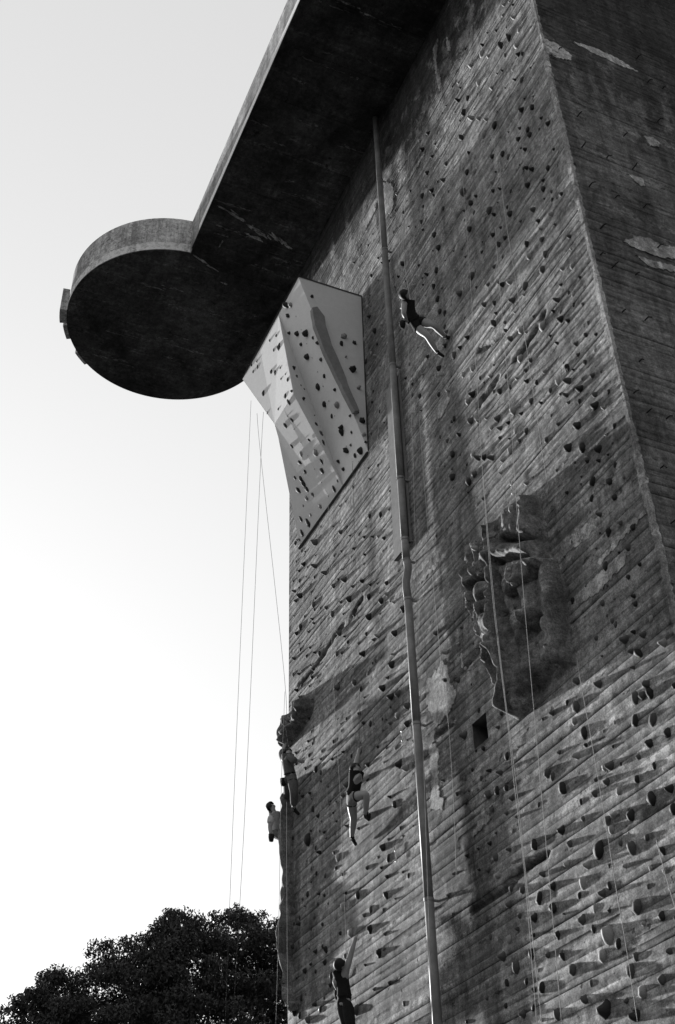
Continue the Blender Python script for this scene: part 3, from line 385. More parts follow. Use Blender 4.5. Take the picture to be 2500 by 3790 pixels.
STRONG = [5.18, 6.15, 6.86, 7.32, 8.30, 8.91, 9.15, 9.80, 10.69, 11.72, 11.95, 12.77, 12.93, 14.53, 15.48, 16.82, 17.28, 17.63, 18.20, 18.80, 20.82, 22.6, 24.1, 26.3, 28.4]
def board_rows():
    z = GZ; rows = []
    r = random.Random(3)
    S = sorted(STRONG)
    while z < TOP:
        h = r.choice([0.11, 0.13, 0.15, 0.17, 0.19])
        nz = z + h
        for s in S:
            if z < s - 0.06 and s - 0.06 < nz + 0.07:
                if nz > s - 0.07: nz = s
                break
        rows.append([z, min(nz, TOP)]); z = nz
    return rows
ROWS = board_rows()

def board_face(name, u0, u1, du, axis, plane, sign, mat, edge_fade, hole=None, cracks=()):
    """one board-marked face: every board row has its own relief, recessed joints between rows"""
    r = np.random.default_rng(5 if axis == 'x' else 6)
    us = np.linspace(u0, u1, int(round((u1-u0)/du))+1)
    nu = len(us)
    zs, off, tone = [], [], []
    nrow = len(ROWS)
    for k, (za, zb) in enumerate(ROWS):
        strong = any(abs(za - s) < 0.02 for s in STRONG)
        gw = 0.018 if strong else 0.006 + 0.008*r.random()
        gd = 0.045 if strong else (0.012 if r.random() < 0.35 else 0.004)
        # boards of 2.5 to 4.5 m along the row
        o = np.zeros(nu); t = np.ones(nu); c = u0 - r.random()*3
        jm = np.zeros(nu)
        while c < u1:
            L = 2.3 + 2.6*r.random(); m = (us >= c) & (us < c+L)
            o[m] = r.normal(0, 0.0020); t[m] = np.clip(r.normal(1.0, 0.12 if axis == 'x' else 0.05), 0.7, 1.4)
            o[m] += np.linspace(-1, 1, m.sum())*r.normal(0, 0.002) if m.sum() else 0
            c += L
        wav = 0.0016*np.sin(us*(1.0+3*r.random()) + 6*r.random()) + r.normal(0, 0.0012, nu)
        jz = r.normal(0, 0.004, nu)*0.5
        gdd = gd*np.clip(0.6 + 0.7*np.sin(us*(0.5+r.random())+6*r.random()) + r.normal(0, 0.35, nu), 0.0 if not strong else 0.45, 1.6)
        zs += [za + 0*jz, za + gw + jz, (za+zb)/2 + jz*0, zb - 0.002 + 0*jz]
        off += [-gdd, o + wav, o + wav + 0.002*r.normal(0, 1, nu), o + wav]
        tone += [t*(0.45 if (strong or (r.random() < 0.3 and axis == 'x')) else 0.92), t, t, t]
    Z = np.array(zs); O = np.array(off); T = np.array(tone)
    # broad unevenness of the pour, chips
    U = np.broadcast_to(us, Z.shape)
    O = O + 0.007*np.sin(U*0.9+Z*0.35) * np.sin(Z*0.6-U*0.2+1) + 0.003*np.sin(U*3.1+1.3*Z)*np.sin(2.3*Z+0.5*U)
    pit = r.random(Z.shape)
    O = np.where(pit > 0.9975, O - 0.02*r.random(Z.shape), O)
    for cr in cracks:
        for a, b in zip(cr, cr[1:]):
            a = np.array(a); b = np.array(b); ab = b-a
            s = np.clip(((U-a[0])*ab[0] + (Z-a[1])*ab[1])/(ab@ab), 0, 1)
            d = np.hypot(U-a[0]-s*ab[0], Z-a[1]-s*ab[1])
            O = np.where(d < 0.075, O - 0.13*(1-d/0.085), O); T = np.where(d < 0.07, T*0.6, T)
    f = np.clip((U-u0)/edge_fade[0], 0, 1) if edge_fade[0] else 1
    g = np.clip((u1-U)/edge_fade[1], 0, 1) if edge_fade[1] else 1
    O = O*f*g
    W = plane + sign*O
    V = np.stack([U, W, Z] if axis == 'x' else [W, U, Z], -1).reshape(-1, 3)
    n, m = Z.shape
    i = np.arange(n*m).reshape(n, m)
    Q = np.stack([i[:-1, :-1], i[:-1, 1:], i[1:, 1:], i[1:, :-1]], -1)
    if hole:
        cu = (U[:-1, :-1]+U[1:, 1:])/2; cz = (Z[:-1, :-1]+Z[1:, 1:])/2
        keep = ~((cu > hole[0]) & (cu < hole[1]) & (cz > hole[2]) & (cz < hole[3]))
        Q = Q[keep]
    starts = [0] + [4*k for k, (za, zb) in enumerate(ROWS) if k and any(abs(za - s) < 0.02 for s in STRONG)] + [Z.shape[0]-1]
    rowid = np.broadcast_to(np.arange(Z.shape[0]-1)[:, None], (Z.shape[0]-1, Z.shape[1]-1))
    if hole: rowid = rowid[keep]
    else: rowid = rowid.reshape(-1); Q = Q.reshape(-1, 4)
    for a, c in zip(starts, starts[1:]):
        q = Q[(rowid >= a) & (rowid < c)]
        if not len(q): continue
        lo_, hi_ = a*m, (c+1)*m
        o = np_mesh(name, V[lo_:hi_], q - lo_, mat, tower)
        at = o.data.attributes.new('tone', 'FLOAT', 'POINT')
        at.data.foreach_set('value', T.reshape(-1)[lo_:hi_].astype(np.float32))

HOLE = (-17.31, -16.79, 10.03, 10.52)
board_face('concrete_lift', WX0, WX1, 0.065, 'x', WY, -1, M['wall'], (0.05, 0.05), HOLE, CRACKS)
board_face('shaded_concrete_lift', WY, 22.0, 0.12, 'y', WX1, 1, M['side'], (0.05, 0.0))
bm = bmesh.new()
x0, x1, z0, z1 = HOLE
x0 -= 0.05; x1 += 0.05; z0 -= 0.03; z1 += 0.03
yb = WY + 0.9
def wallq(bm, a, b, c, d): bm.faces.new([bm.verts.new(p) for p in (a, b, c, d)])
wallq(bm, (x0, WY+.005, z0), (x0, yb, z0), (x0, yb, z1), (x0, WY+.005, z1))
wallq(bm, (x1, WY+.005, z0), (x1, yb, z0), (x1, yb, z1), (x1, WY+.005, z1))
wallq(bm, (x0, WY+.005, z0), (x1, WY+.005, z0), (x1, yb, z0), (x0, yb, z0))
wallq(bm, (x0, WY+.005, z1), (x1, WY+.005, z1), (x1, yb, z1), (x0, yb, z1))
wallq(bm, (x0, yb, z0), (x1, yb, z0), (x1, yb, z1), (x0, yb, z1))
bm_obj('niche', bm, M['void'], tower)
bm = bmesh.new()      # body behind the faces (left open round the niche)
wallq(bm, (WX0, WY, GZ), (WX0, 42, GZ), (WX0, 42, TOP), (WX0, WY, TOP))
wallq(bm, (WX0, 42, GZ), (WX1, 42, GZ), (WX1, 42, TOP), (WX0, 42, TOP))
wallq(bm, (WX1, 22, GZ), (WX1, 42, GZ), (WX1, 42, TOP), (WX1, 22, TOP))
wallq(bm, (WX0, WY, TOP-.01), (WX1, WY, TOP-.01), (WX1, 42, TOP-.01), (WX0, 42, TOP-.01))
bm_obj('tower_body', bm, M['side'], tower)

# platform: walkway round the tower with round gun platforms at its corners
BO = 3.74
PH = 1.72
def platform():
    bm = bmesh.new()
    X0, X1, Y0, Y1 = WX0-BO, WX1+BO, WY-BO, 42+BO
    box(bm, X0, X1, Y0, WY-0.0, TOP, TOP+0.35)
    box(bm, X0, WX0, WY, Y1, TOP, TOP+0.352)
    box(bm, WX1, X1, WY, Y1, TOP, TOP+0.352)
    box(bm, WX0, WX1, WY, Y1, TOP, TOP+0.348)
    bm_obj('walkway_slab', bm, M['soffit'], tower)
    for nm, a in (('parapet', (X0, X1, Y0-0.02, Y0+0.3)), ('parapet', (X0-0.02, X0+0.3, Y0+0.3, Y1)), ('parapet', (X1-0.3, X1+0.02, Y0+0.3, Y1))):
        bm = bmesh.new(); box(bm, a[0], a[1], a[2], a[3], TOP+0.003, TOP+PH)
        bm_obj(nm, bm, M['edge'], tower)
    bm = bmesh.new(); box(bm, -25.2, X1-3, Y0-0.06, Y0-0.02, TOP-0.002, TOP+0.30)
    bm_obj('pale_fascia_strip', bm, M['fascia'], tower)
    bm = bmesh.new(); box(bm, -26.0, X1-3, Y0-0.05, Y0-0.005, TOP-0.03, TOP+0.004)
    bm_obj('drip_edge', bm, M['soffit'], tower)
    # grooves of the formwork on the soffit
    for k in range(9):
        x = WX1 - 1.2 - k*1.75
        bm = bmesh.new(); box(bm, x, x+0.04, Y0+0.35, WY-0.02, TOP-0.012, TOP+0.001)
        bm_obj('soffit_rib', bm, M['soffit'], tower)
    DR = 3.68
    for cx, cy in ((-29.90, 7.36), (WX1+3.43, 7.36)):
        n = 128
        def ring(r, z): return [(cx + r*math.cos(2*math.pi*i/n), cy + r*math.sin(2*math.pi*i/n), z) for i in range(n)]
        def band(name, prof, mat, cap=None):
            V = []; F = []
            for r, z in prof: V += ring(r, z)
            for j in range(len(prof)-1):
                for i in range(n):
                    F.append((j*n+i, j*n+(i+1) % n, (j+1)*n+(i+1) % n, (j+1)*n+i))
            if cap == 'bottom': F.append(tuple(range(n-1, -1, -1)))
            o = mesh_obj(name, V, F, mat, tower)
            return o
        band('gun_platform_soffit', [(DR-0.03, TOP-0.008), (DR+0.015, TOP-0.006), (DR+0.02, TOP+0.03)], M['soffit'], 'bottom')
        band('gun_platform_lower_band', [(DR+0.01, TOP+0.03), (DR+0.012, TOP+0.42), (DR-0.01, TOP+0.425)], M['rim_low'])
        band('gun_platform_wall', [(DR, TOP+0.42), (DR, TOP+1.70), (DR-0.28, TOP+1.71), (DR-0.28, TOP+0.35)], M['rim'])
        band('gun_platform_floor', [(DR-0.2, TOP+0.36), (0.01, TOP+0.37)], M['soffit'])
    # curved shield plates bolted to the far side of the round parapet
    cx, cy = -29.90, 7.36
    for a0, a1, z0, z1, r0, r1 in ((252, 262, 0.02, 1.10, DR+0.02, DR+0.27), (240, 250, 0.02, .85, DR+0.02, DR+0.17), (219, 229, 0.02, .6, DR+0.02, DR+0.13)):
        V = []; F = []; m = 8
        for i in range(m+1):
            a = math.radians(a0 + (a1-a0)*i/m)
            for r, z in ((r0, z0), (r1, z0), (r1, z1), (r0, z1)):
                V.append((cx + r*math.cos(a), cy + r*math.sin(a), TOP+z))
        for i in range(m):
            for j in range(4):
                F.append((i*4+j, i*4+(j+1) % 4, (i+1)*4+(j+1) % 4, (i+1)*4+j))
        F += [(3, 2, 1, 0), (m*4, m*4+1, m*4+2, m*4+3)]
        mesh_obj('shield_plate', V, F, M['rim'], tower)
platform()

for k, p in enumerate(WALL_PATCHES):
    bm = bmesh.new(); slab(bm, rough_poly(p, 0.045, 0.055, k), 0.016, 'y', 0.05, WY)
    o = bm_obj('mortar_patch', bm, M['patch'], tower)
for k, p in enumerate(SIDE_PATCHES):
    p = [(max(a, WY+0.01), b) for a, b in p]
    bm = bmesh.new(); slab(bm, rough_poly(p, 0.03, 0.05, 40+k), -0.022, 'x', -0.05, WX1)
    bm_obj('mortar_patch', bm, M['patch'], tower)
def scar(poly, name, mat, axis, at, off_, thick, seed, n=26, dens=1.0):
    """scraped or limed concrete: many slivers of skin following one streak, joined as one piece"""
    r = random.Random(seed)
    xs = [p[0] for p in poly]; zs = [p[1] for p in poly]
    c = Vector((sum(xs)/len(xs), sum(zs)/len(zs)))
    # main axis
    sxx = sum((x-c.x)**2 for x in xs); szz = sum((z-c.y)**2 for z in zs); sxz = sum((x-c.x)*(z-c.y) for x, z in zip(xs, zs))
    th = 0.5*math.atan2(2*sxz, sxx-szz); d = Vector((math.cos(th), math.sin(th))); e = Vector((-d.y, d.x))
    L = max(abs((Vector(p)-c).dot(d)) for p in poly); W = max(abs((Vector(p)-c).dot(e)) for p in poly)
    bm = bmesh.new()
    for k in range(n):
        u = r.uniform(-1, 1)*L; v = r.gauss(0, 0.45)*W*(1-0.6*abs(u)/L)
        l = r.uniform(0.06, 0.32)*L; w = r.uniform(0.04, 0.22)*W
        m = c + d*u + e*v; a = r.uniform(-0.2, 0.2)
        dd = d*math.cos(a)+e*math.sin(a); ee = Vector((-dd.y, dd.x))
        pts = []
        for q in range(8):
            t = q*math.pi/4
            s_ = r.uniform(0.6, 1.2)
            pts.append(tuple(m + dd*math.cos(t)*l*s_ + ee*math.sin(t)*w*s_))
        slab(bm, pts, off_ + k*0.0004*(1 if off_ > 0 else -1), axis, thick, at)
    return tag(bm_obj(name, bm, mat, tower), kind='stuff')
for k, p in enumerate(SOFFIT_MARKS):
    scar(p, 'lime_scar', M['scrape'], 'z', TOP, 0.012, 0.02, 80+k, 30)
EXTRA = random.Random(8)
for k in range(46):
    x = EXTRA.uniform(-32.5, -13); y = EXTRA.uniform(7.2, 10.4) if x > -27 else EXTRA.uniform(4.6, 10)
    if (x+29.9)**2 + (y-7.36)**2 > 3.3**2 and x < -26.4: continue
    l = EXTRA.uniform(0.15, 0.7); w = EXTRA.uniform(0.03, 0.09)
    scar([(x-w, y-l), (x+w, y-l), (x+w*1.5, y+l), (x-w, y+l)], 'lime_scar', M['scrape2'], 'z', TOP, 0.012, 0.02, 200+k, 12)

def stub(kind, y, z, k):
    r = random.Random(k)
    bm = bmesh.new()
    L = r.uniform(0.10, 0.20)
    tube(bm, [(WX1-0.02, y, z), (WX1+L*0.6, y+0.01, z), (WX1+L, y+r.uniform(-.02, .02), z-r.uniform(.02, .10))], 0.014, 6)
    return bm_obj('tie_rod_stub', bm, M['rust'], tower)
for k, (y, z) in enumerate(STUBS):
    if y > WY+0.03: stub('x', y, z, k)

# chipped arris along the lit corner
def arris():
    r = random.Random(21)
    V = []; F = []
    z = 2.0; k = 0
    while z < TOP-0.02:
        w1 = 0.055 + 0.06*r.random() + 0.03*math.sin(z*1.7)
        w2 = 0.04 + 0.05*r.random()
        V += [(WX1-w1, WY-0.010, z), (WX1+0.012, WY-0.014 + r.uniform(-.006, .004), z), (WX1+0.012, WY+w2, z)]
        if k:
            b = (k-1)*3
            F += [(b, b+1, b+4, b+3), (b+1, b+2, b+5, b+4)]
        z += 0.07; k += 1
    mesh_obj('chipped_corner_edge', V, F, M['arris'], tower)
arris()

# ---------------------------------------------------------------- holds
def hold_mesh(shape, seed):
    r = random.Random(seed)
    bm = bmesh.new()
    bmesh.ops.create_icosphere(bm, subdivisions=2, radius=1.0)
    sd = seed*3.7
    for v in bm.verts:
        p = v.co.copy()
        n = noise.noise(p*1.1 + Vector((sd, 0, 0)))*0.42 + noise.noise(p*2.3 + Vector((0, sd, 0)))*0.22 + noise.noise(p*5 + Vector((0, 0, sd)))*0.08
        # local frame: x along the wall, z up, -y out of the wall
        x, y, z = p
        out = -y
        if shape == 'blob':   sx, sz, so = 0.95, 1.15, 0.95
        elif shape == 'drop':  # wide top narrowing to a point below
            k = 0.55 + 0.45*(z+1)/2; sx, sz, so = 1.0*k*1.15, 1.25, 1.0*k
        elif shape == 'jug':
            sx, sz, so = 0.8, 1.0, 1.25
            if z > 0.2: so *= 1.1
            if out > 0.3 and z > 0.35: z -= 0.5*(out)
        elif shape == 'disc':  sx, sz, so = 1.0, 1.25, 0.62
        elif shape == 'rail':  sx, sz, so = 0.72, 1.3, 0.75
        else:                  sx, sz, so = 0.75, 0.75, 1.3
        q = Vector((x*sx, 0, z*sz))*(1+n)
        q.y = -max(out, -0.25)*so*(1+n)
        v.co = q
    me = bpy.data.meshes.new('climbing_hold')
    bm.to_mesh(me); bm.free()
    me.polygons.foreach_set('use_smooth', [True]*len(me.polygons))
    return me
HM = {}
SHAPES = ['blob', 'drop', 'jug', 'disc', 'rail', 'knob', 'blob', 'drop']
for si, s in enumerate(SHAPES):
    for t in 'dml':
        me = hold_mesh(s, si+1)
        me.materials.append(M['hold_'+t])
        HM[(si, t)] = me

def place_hold(x, y, z, nrm, rad, tone, parent, r, flat=1.0):
    pick = r.random()
    if tone == 'd': si = r.choice([0, 1, 1, 2, 4, 7, 0])
    elif tone == 'm': si = r.choice([0, 2, 3, 5, 6, 0])
    else: si = r.choice([2, 3, 5, 6, 3])
    o = bpy.data.objects.new('climbing_hold', HM[(si, tone)])
    n = Vector(nrm).normalized()
    zup = Vector((0, 0, 1)); zup = (zup - n*zup.dot(n)).normalized()
    xa = zup.cross(-n) if False else (-n).cross(zup)
    m = Matrix((( -n.cross(zup).x, -n.x, zup.x), (-n.cross(zup).y, -n.y, zup.y), (-n.cross(zup).z, -n.z, zup.z)))
    rot = m @ Matrix.Rotation(r.uniform(-0.5, 0.5), 3, 'Y')
    s = rad*r.uniform(0.92, 1.08)
    dep = s*r.uniform(0.95, 1.5)*flat
    o.matrix_world = Matrix.Translation((x, y, z)) @ rot.to_4x4() @ Matrix.Diagonal((s, dep, s, 1))
    link(o, parent)
    return o

hl = []
for it in HOLDS.split():
    a, b, c = it.split(',')
    hl.append((float(a), float(b), int(c[:-1])/100.0, c[-1]))
# a few small ones in the gaps, as the photograph is dotted with them everywhere
rr = random.Random(99)
for k in range(420):
    x = rr.uniform(WX0+0.3, WX1-0.3); z = rr.uniform(4.5, 29.5)
    if z > 24 and x < -20.5: continue
    if all((x-h[0])**2 + (z-h[1])**2 > 0.21**2 for h in hl):
        hl.append((x, z, rr.choice([0.018, 0.022, 0.028]), rr.choice('dddmml')))
order = sorted(range(len(hl)), key=lambda i: -hl[i][2]/math.sqrt(hl[i][0]**2+WY**2+hl[i][1]**2))
dg = None
rest = []
for rank, i in enumerate(order):
    x, z, rad, t = hl[i]
    if rank < 300:
        place_hold(x, WY+0.004, z, (0, -1, 0), rad*(1.42 if rad < 0.07 else 1.15), t, tower, rr)
    else:
        rest.append((x, z, rad, t))
for tone in 'dml':
    bm = bmesh.new()
    sub = [h for h in rest if h[3] == tone]
    for x, z, rad, t in sub:
        me = HM[(rr.choice([0, 1, 2, 3, 5]), t)]
        n0 = len(bm.verts)
        bm.from_mesh(me)
        bm.verts.ensure_lookup_table()
        s = rad*1.48; dep = s*rr.uniform(0.9, 1.5); a = rr.uniform(-.6, .6)
        mt = Matrix.Translation((x, WY+0.004, z)) @ Matrix.Rotation(a, 4, 'Y') @ Matrix.Diagonal((s, dep, s, 1))
        for v in bm.verts[n0:]: v.co = mt @ v.co
    me = bpy.data.meshes.new('small_climbing_holds'); bm.to_mesh(me); bm.free()
    me.polygons.foreach_set('use_smooth', [True]*len(me.polygons))
    me.materials.clear(); me.materials.append(M['hold_'+tone])
    me.polygons.foreach_set('material_index', [0]*len(me.polygons))
    tag(link(bpy.data.objects.new('small_climbing_holds', me), tower), kind='stuff')

# ---------------------------------------------------------------- overhanging plywood panel
panel = thing('climbing_overhang', 'pale faceted plywood overhang hanging high on the wall below the round platform', 'climbing overhang', PV['Fb'])
P3 = {k: Vector(v) for k, v in PV.items()}
P3['GB'] = (P3['B']+P3['G'])/2; P3['EH'] = (P3['E']+P3['H'])/2
P3['LJ'] = (P3['L']+P3['J'])/2; P3['HI'] = (P3['H']+P3['I'])/2
P3['TW'] = Vector((-24.9, WY, 26.0)); P3['WN'] = P3['N']
cen = Vector((-23.2, 11.5, 23.2))
def ply(names, mat, thick=0.012, gap=0.004, name='plywood_sheet'):
    pts = [P3[n] for n in names]
    c = sum(pts, Vector())/len(pts)
    n = Vector((0, 0, 0))
    for i in range(len(pts)):
        n += (pts[i]-c).cross(pts[(i+1) % len(pts)]-c)
    n.normalize()
    if n.dot(c-cen) < 0: n = -n
    pts = [p + (c-p).normalized()*gap for p in pts]
    V = pts + [p - n*thick for p in pts]
    m = len(pts)
    F = [tuple(range(m)), tuple(range(2*m-1, m-1, -1))] + [(i, i+m, (i+1) % m+m, (i+1) % m) for i in range(m)]
    if m > 3:
        F = []
        for i in range(1, m-1): F.append((0, i, i+1)); F.append((m, m+i+1, m+i))
        F += [(i, i+m, (i+1) % m+m, (i+1) % m) for i in range(m)]
    o = mesh_obj(name, V, F, mat, panel)
    return o, n
ply(['B', 'GB', 'EH', 'E'], M['ply'])
ply(['GB', 'G', 'H', 'EH'], M['ply'])
ply(['TA', 'B', 'E'], M['ply_side'])
ply(['G', 'J', 'H'], M['ply_side'])
ply(['G', 'K', 'L', 'LJ'], M['ply'])
ply(['G', 'LJ', 'J'], M['ply'])
ply(['K', 'C', 'L'], M['ply_side'])
ply(['L', 'M', 'I', 'HI', 'LJ'], M['ply'])
ply(['LJ', 'HI', 'H', 'J'], M['ply'])
ply(['M', 'N', 'Fb', 'I'], M['ply'])
ply(['L', 'C', 'TW'], M['ply_side'])
ply(['L', 'TW', 'M'], M['ply_side'])
ply(['M', 'TW', 'N'], M['ply_side'])
ply(['TA', 'B', 'G', 'K', 'C', 'TW'], M['ply_side'])
def beam(a, b, r, mat, name, parent):
    bm = bmesh.new(); tube(bm, [a, b], r, 4); return bm_obj(name, bm, mat, parent)
off = Vector((0, -0.02, -0.04))
beam(P3['E']+off, P3['H']+off, 0.05, M['trim'], 'lower_edge_board', panel)
beam(P3['H']+off, P3['Fb']+off, 0.05, M['trim'], 'lower_edge_board', panel)
up = Vector((0.01, -0.01, 0.02))
beam(P3['TA']+up, P3['B']+up, 0.03, M['trim'], 'upper_edge_trim', panel)
beam(P3['B']+up, P3['C']+up, 0.025, M['trim'], 'upper_edge_trim', panel)
beam(P3['TA']+Vector((0.03, -0.02, 0)), P3['E']+Vector((0.03, -0.02, 0)), 0.014, M['trim'], 'side_edge_trim', panel)
for it in PANEL_HOLDS.split():
    a = it.split(',')
    p = Vector([float(q) for q in a[:3]]); n = Vector([float(q) for q in a[3:6]])
    tn = 'd' if (a[6][-1] == 'm' and rr.random() < 0.55) else a[6][-1]
    place_hold(p.x, p.y, p.z, n, int(a[6][:-1])/100.0*1.38, tn, panel, rr, 0.34 if p.x < -22.4 else 1.0)
# visible screw heads along the sheets' edges
def screws(a, b, n):
    for k in range(n):
        p = P3[a].lerp(P3[b], (k+0.5)/n); nrm = Vector((0, -0.95, -0.32))
        bm = bmesh.new(); tube(bm, [p+nrm*0.0, p+nrm*0.015], 0.018, 6); bm_obj('screw_head', bm, M['steel'], panel)
screws('GB', 'EH', 12); screws('LJ', 'HI', 7)
# long volume on the grey side sheet
sv = [(9.05, 24.75), (9.2, 24.85), (9.42, 24.55), (9.45, 24.2), (9.62, 23.5), (9.95, 22.6), (10.12, 22.0), (10.36, 21.35), (10.22, 21.3), (10.12, 21.5), (9.75, 22.35), (9.4, 23.2), (9.12, 24.1)]
bm = bmesh.new(); slab(bm, rough_poly(sv, 0.01, 0.2, 5), -0.14, 'x', -0.15, -20.95)
bm_obj('long_wooden_volume', bm, M['volume'], panel)

# ---------------------------------------------------------------- artificial rock reliefs
def in_poly(P, x, z):
    c = False; n = len(P)
    for i in range(n):
        x1, z1 = P[i]; x2, z2 = P[(i+1) % n]
        if (z1 > z) != (z2 > z) and x < (x2-x1)*(z-z1)/(z2-z1)+x1: c = not c
    return c
def seg_d(px, pz, a, b):
    ax, az = a; bx, bz = b; dx, dz = bx-ax, bz-az
    s = max(0, min(1, ((px-ax)*dx+(pz-az)*dz)/(dx*dx+dz*dz+1e-9)))
    return math.hypot(px-ax-s*dx, pz-az-s*dz)
def rock(name, label, poly, depth, ridges, grooves, mat, seed, step=0.035, edge=0.22, base_y=WY, cellsn=12, crease=0.05, fold=0.42):
    root = thing(name, label, 'rock relief', (poly[0][0], base_y, poly[0][1]))
    xs = [p[0] for p in poly]; zs = [p[1] for p in poly]
    nx = int((max(xs)-min(xs))/step)+3; nz = int((max(zs)-min(zs))/step)+3
    idx = {}; V = []
    x0 = min(xs)-step; z0 = min(zs)-step
    rc_ = random.Random(int(seed*10))
    cells = [(rc_.uniform(min(xs), max(xs)), rc_.uniform(min(zs), max(zs)), rc_.uniform(-.25, .25), rc_.uniform(-.35, .15), rc_.uniform(0, 1)) for _ in range(cellsn)]
    def crag(x, z):
        x += noise.noise(Vector((x*1.5, z*1.5, seed)))*0.25; z += noise.noise(Vector((z*1.5, x*1.5, seed+9)))*0.3
        best = None; f1 = f2 = 9
        for c in cells:
            d = math.hypot((x-c[0])*1.6, (z-c[1])*0.8)
            if d < f1: f2 = f1; f1 = d; best = c
            elif d < f2: f2 = d
        return (x-best[0])*best[2]*0.45 + (z-best[1])*best[3]*0.25 + best[4]*0.05 - crease*math.exp(-((f2-f1)/0.05)**2)
    def height(x, z):
        d = min(seg_d(x, z, poly[i], poly[(i+1) % len(poly)]) for i in range(len(poly)))
        if not in_poly(poly, x, z): return -1, d
        k = min(1, d/edge); k = k*k*(3-2*k)
        h = depth*k
        q = Vector((x*1.3, seed, z*0.8))
        h += k*(noise.noise(q)*0.30*depth*1.6 + abs(noise.noise(q*2.6))*0.25*depth + noise.noise(q*6)*0.04 + noise.noise(q*15)*0.014)
        h += crag(x, z)*k + k*fold*(abs(noise.noise(Vector((x*2.3 + z*0.25, seed, z*0.38))))*0.9 - 0.12 + abs(noise.noise(Vector((x*4.0 - z*0.3, seed+4, z*0.5))))*0.22)
        for rd, am, wd in ridges:
            dd = min(seg_d(x, z, rd[i], rd[i+1]) for i in range(len(rd)-1))
            h += am*math.exp(-(dd/wd)**2)*min(1, d/0.1)
        for gv, am, wd in grooves:
            dd = min(seg_d(x, z, gv[i], gv[i+1]) for i in range(len(gv)-1))
            h -= am*math.exp(-(dd/wd)**2)
        return max(h, 0.01)*1.0, d
    for i in range(nx):
        for j in range(nz):
            x = x0+i*step; z = z0+j*step
            h, d = height(x, z)
            if h < 0:
                if d > step*1.1: continue
                h = -0.02
            idx[(i, j)] = len(V)
            V.append((x + noise.noise(Vector((x*5, z*5, seed)))*0.02, base_y-h, z + noise.noise(Vector((z*5, x*5, seed+3)))*0.02))
    F = []
    for i in range(nx-1):
        for j in range(nz-1):
            q = [(i, j), (i+1, j), (i+1, j+1), (i, j+1)]
            if all(k in idx for k in q): F.append(tuple(idx[k] for k in q))
    mesh_obj('rock_surface', V, F, mat, root, True)
    return root
big = rock('rock_relief', 'large dark artificial rock relief with ledges and a pointed nose', ROCK_A, 0.25,
     [(r, a, w) for r, a, w in zip(ROCK_A_RIDGES, (0.16, 0.10, 0.12, 0.20, 0.22, 0.34, 0.10, 0.24, 0.14, 0.10), (0.12, 0.06, 0.05, 0.09, 0.06, 0.12, 0.07, 0.13, 0.09, 0.08))],
     [(g, 0.34, w_) for g, w_ in zip(ROCK_A_GROOVES, (0.075, .06, .06, .05, .06, .14, .10, .06, .06))], M['rock'], 3.1, 0.035, 0.11)
small = rock('rock_relief', 'small arched rock bulge on the left corner, above the climber in grey shirt', ROCK_B, 0.17,
     [([(-25.1, 15.0), (-25.0, 14.7), (-25.6, 14.55), (-26.3, 14.4)], 0.12, 0.10), ([(-26.3, 15.0), (-26.4, 14.6)], 0.08, 0.12)],
     [([(-24.95, 15.0), (-25.6, 14.85)], 0.16, 0.06), ([(-25.6, 14.75), (-26.1, 14.7)], 0.12, 0.06)], M['rockL'], 8.4, 0.035, 0.14, WY, 6, 0.08, 0.35)
for p, r_, t in (((1.0, 0), .05, 'l'),):
    pass
for x, z, rad, t in ((-14.55, 13.55, .06, 'l'), (-15.9, 13.55, .06, 'l'), (-16.05, 13.15, .05, 'm'), (-15.85, 12.55, .05, 'l'), (-14.75, 12.28, .07, 'l'), (-14.75, 11.98, .06, 'l'), (-15.5, 12.15, .05, 'l'), (-15.1, 11.62, .06, 'm'), (-14.65, 11.2, .08, 'm')):
    place_hold(x, WY-0.38, z, (0, -1, 0), rad, t, big, rr)

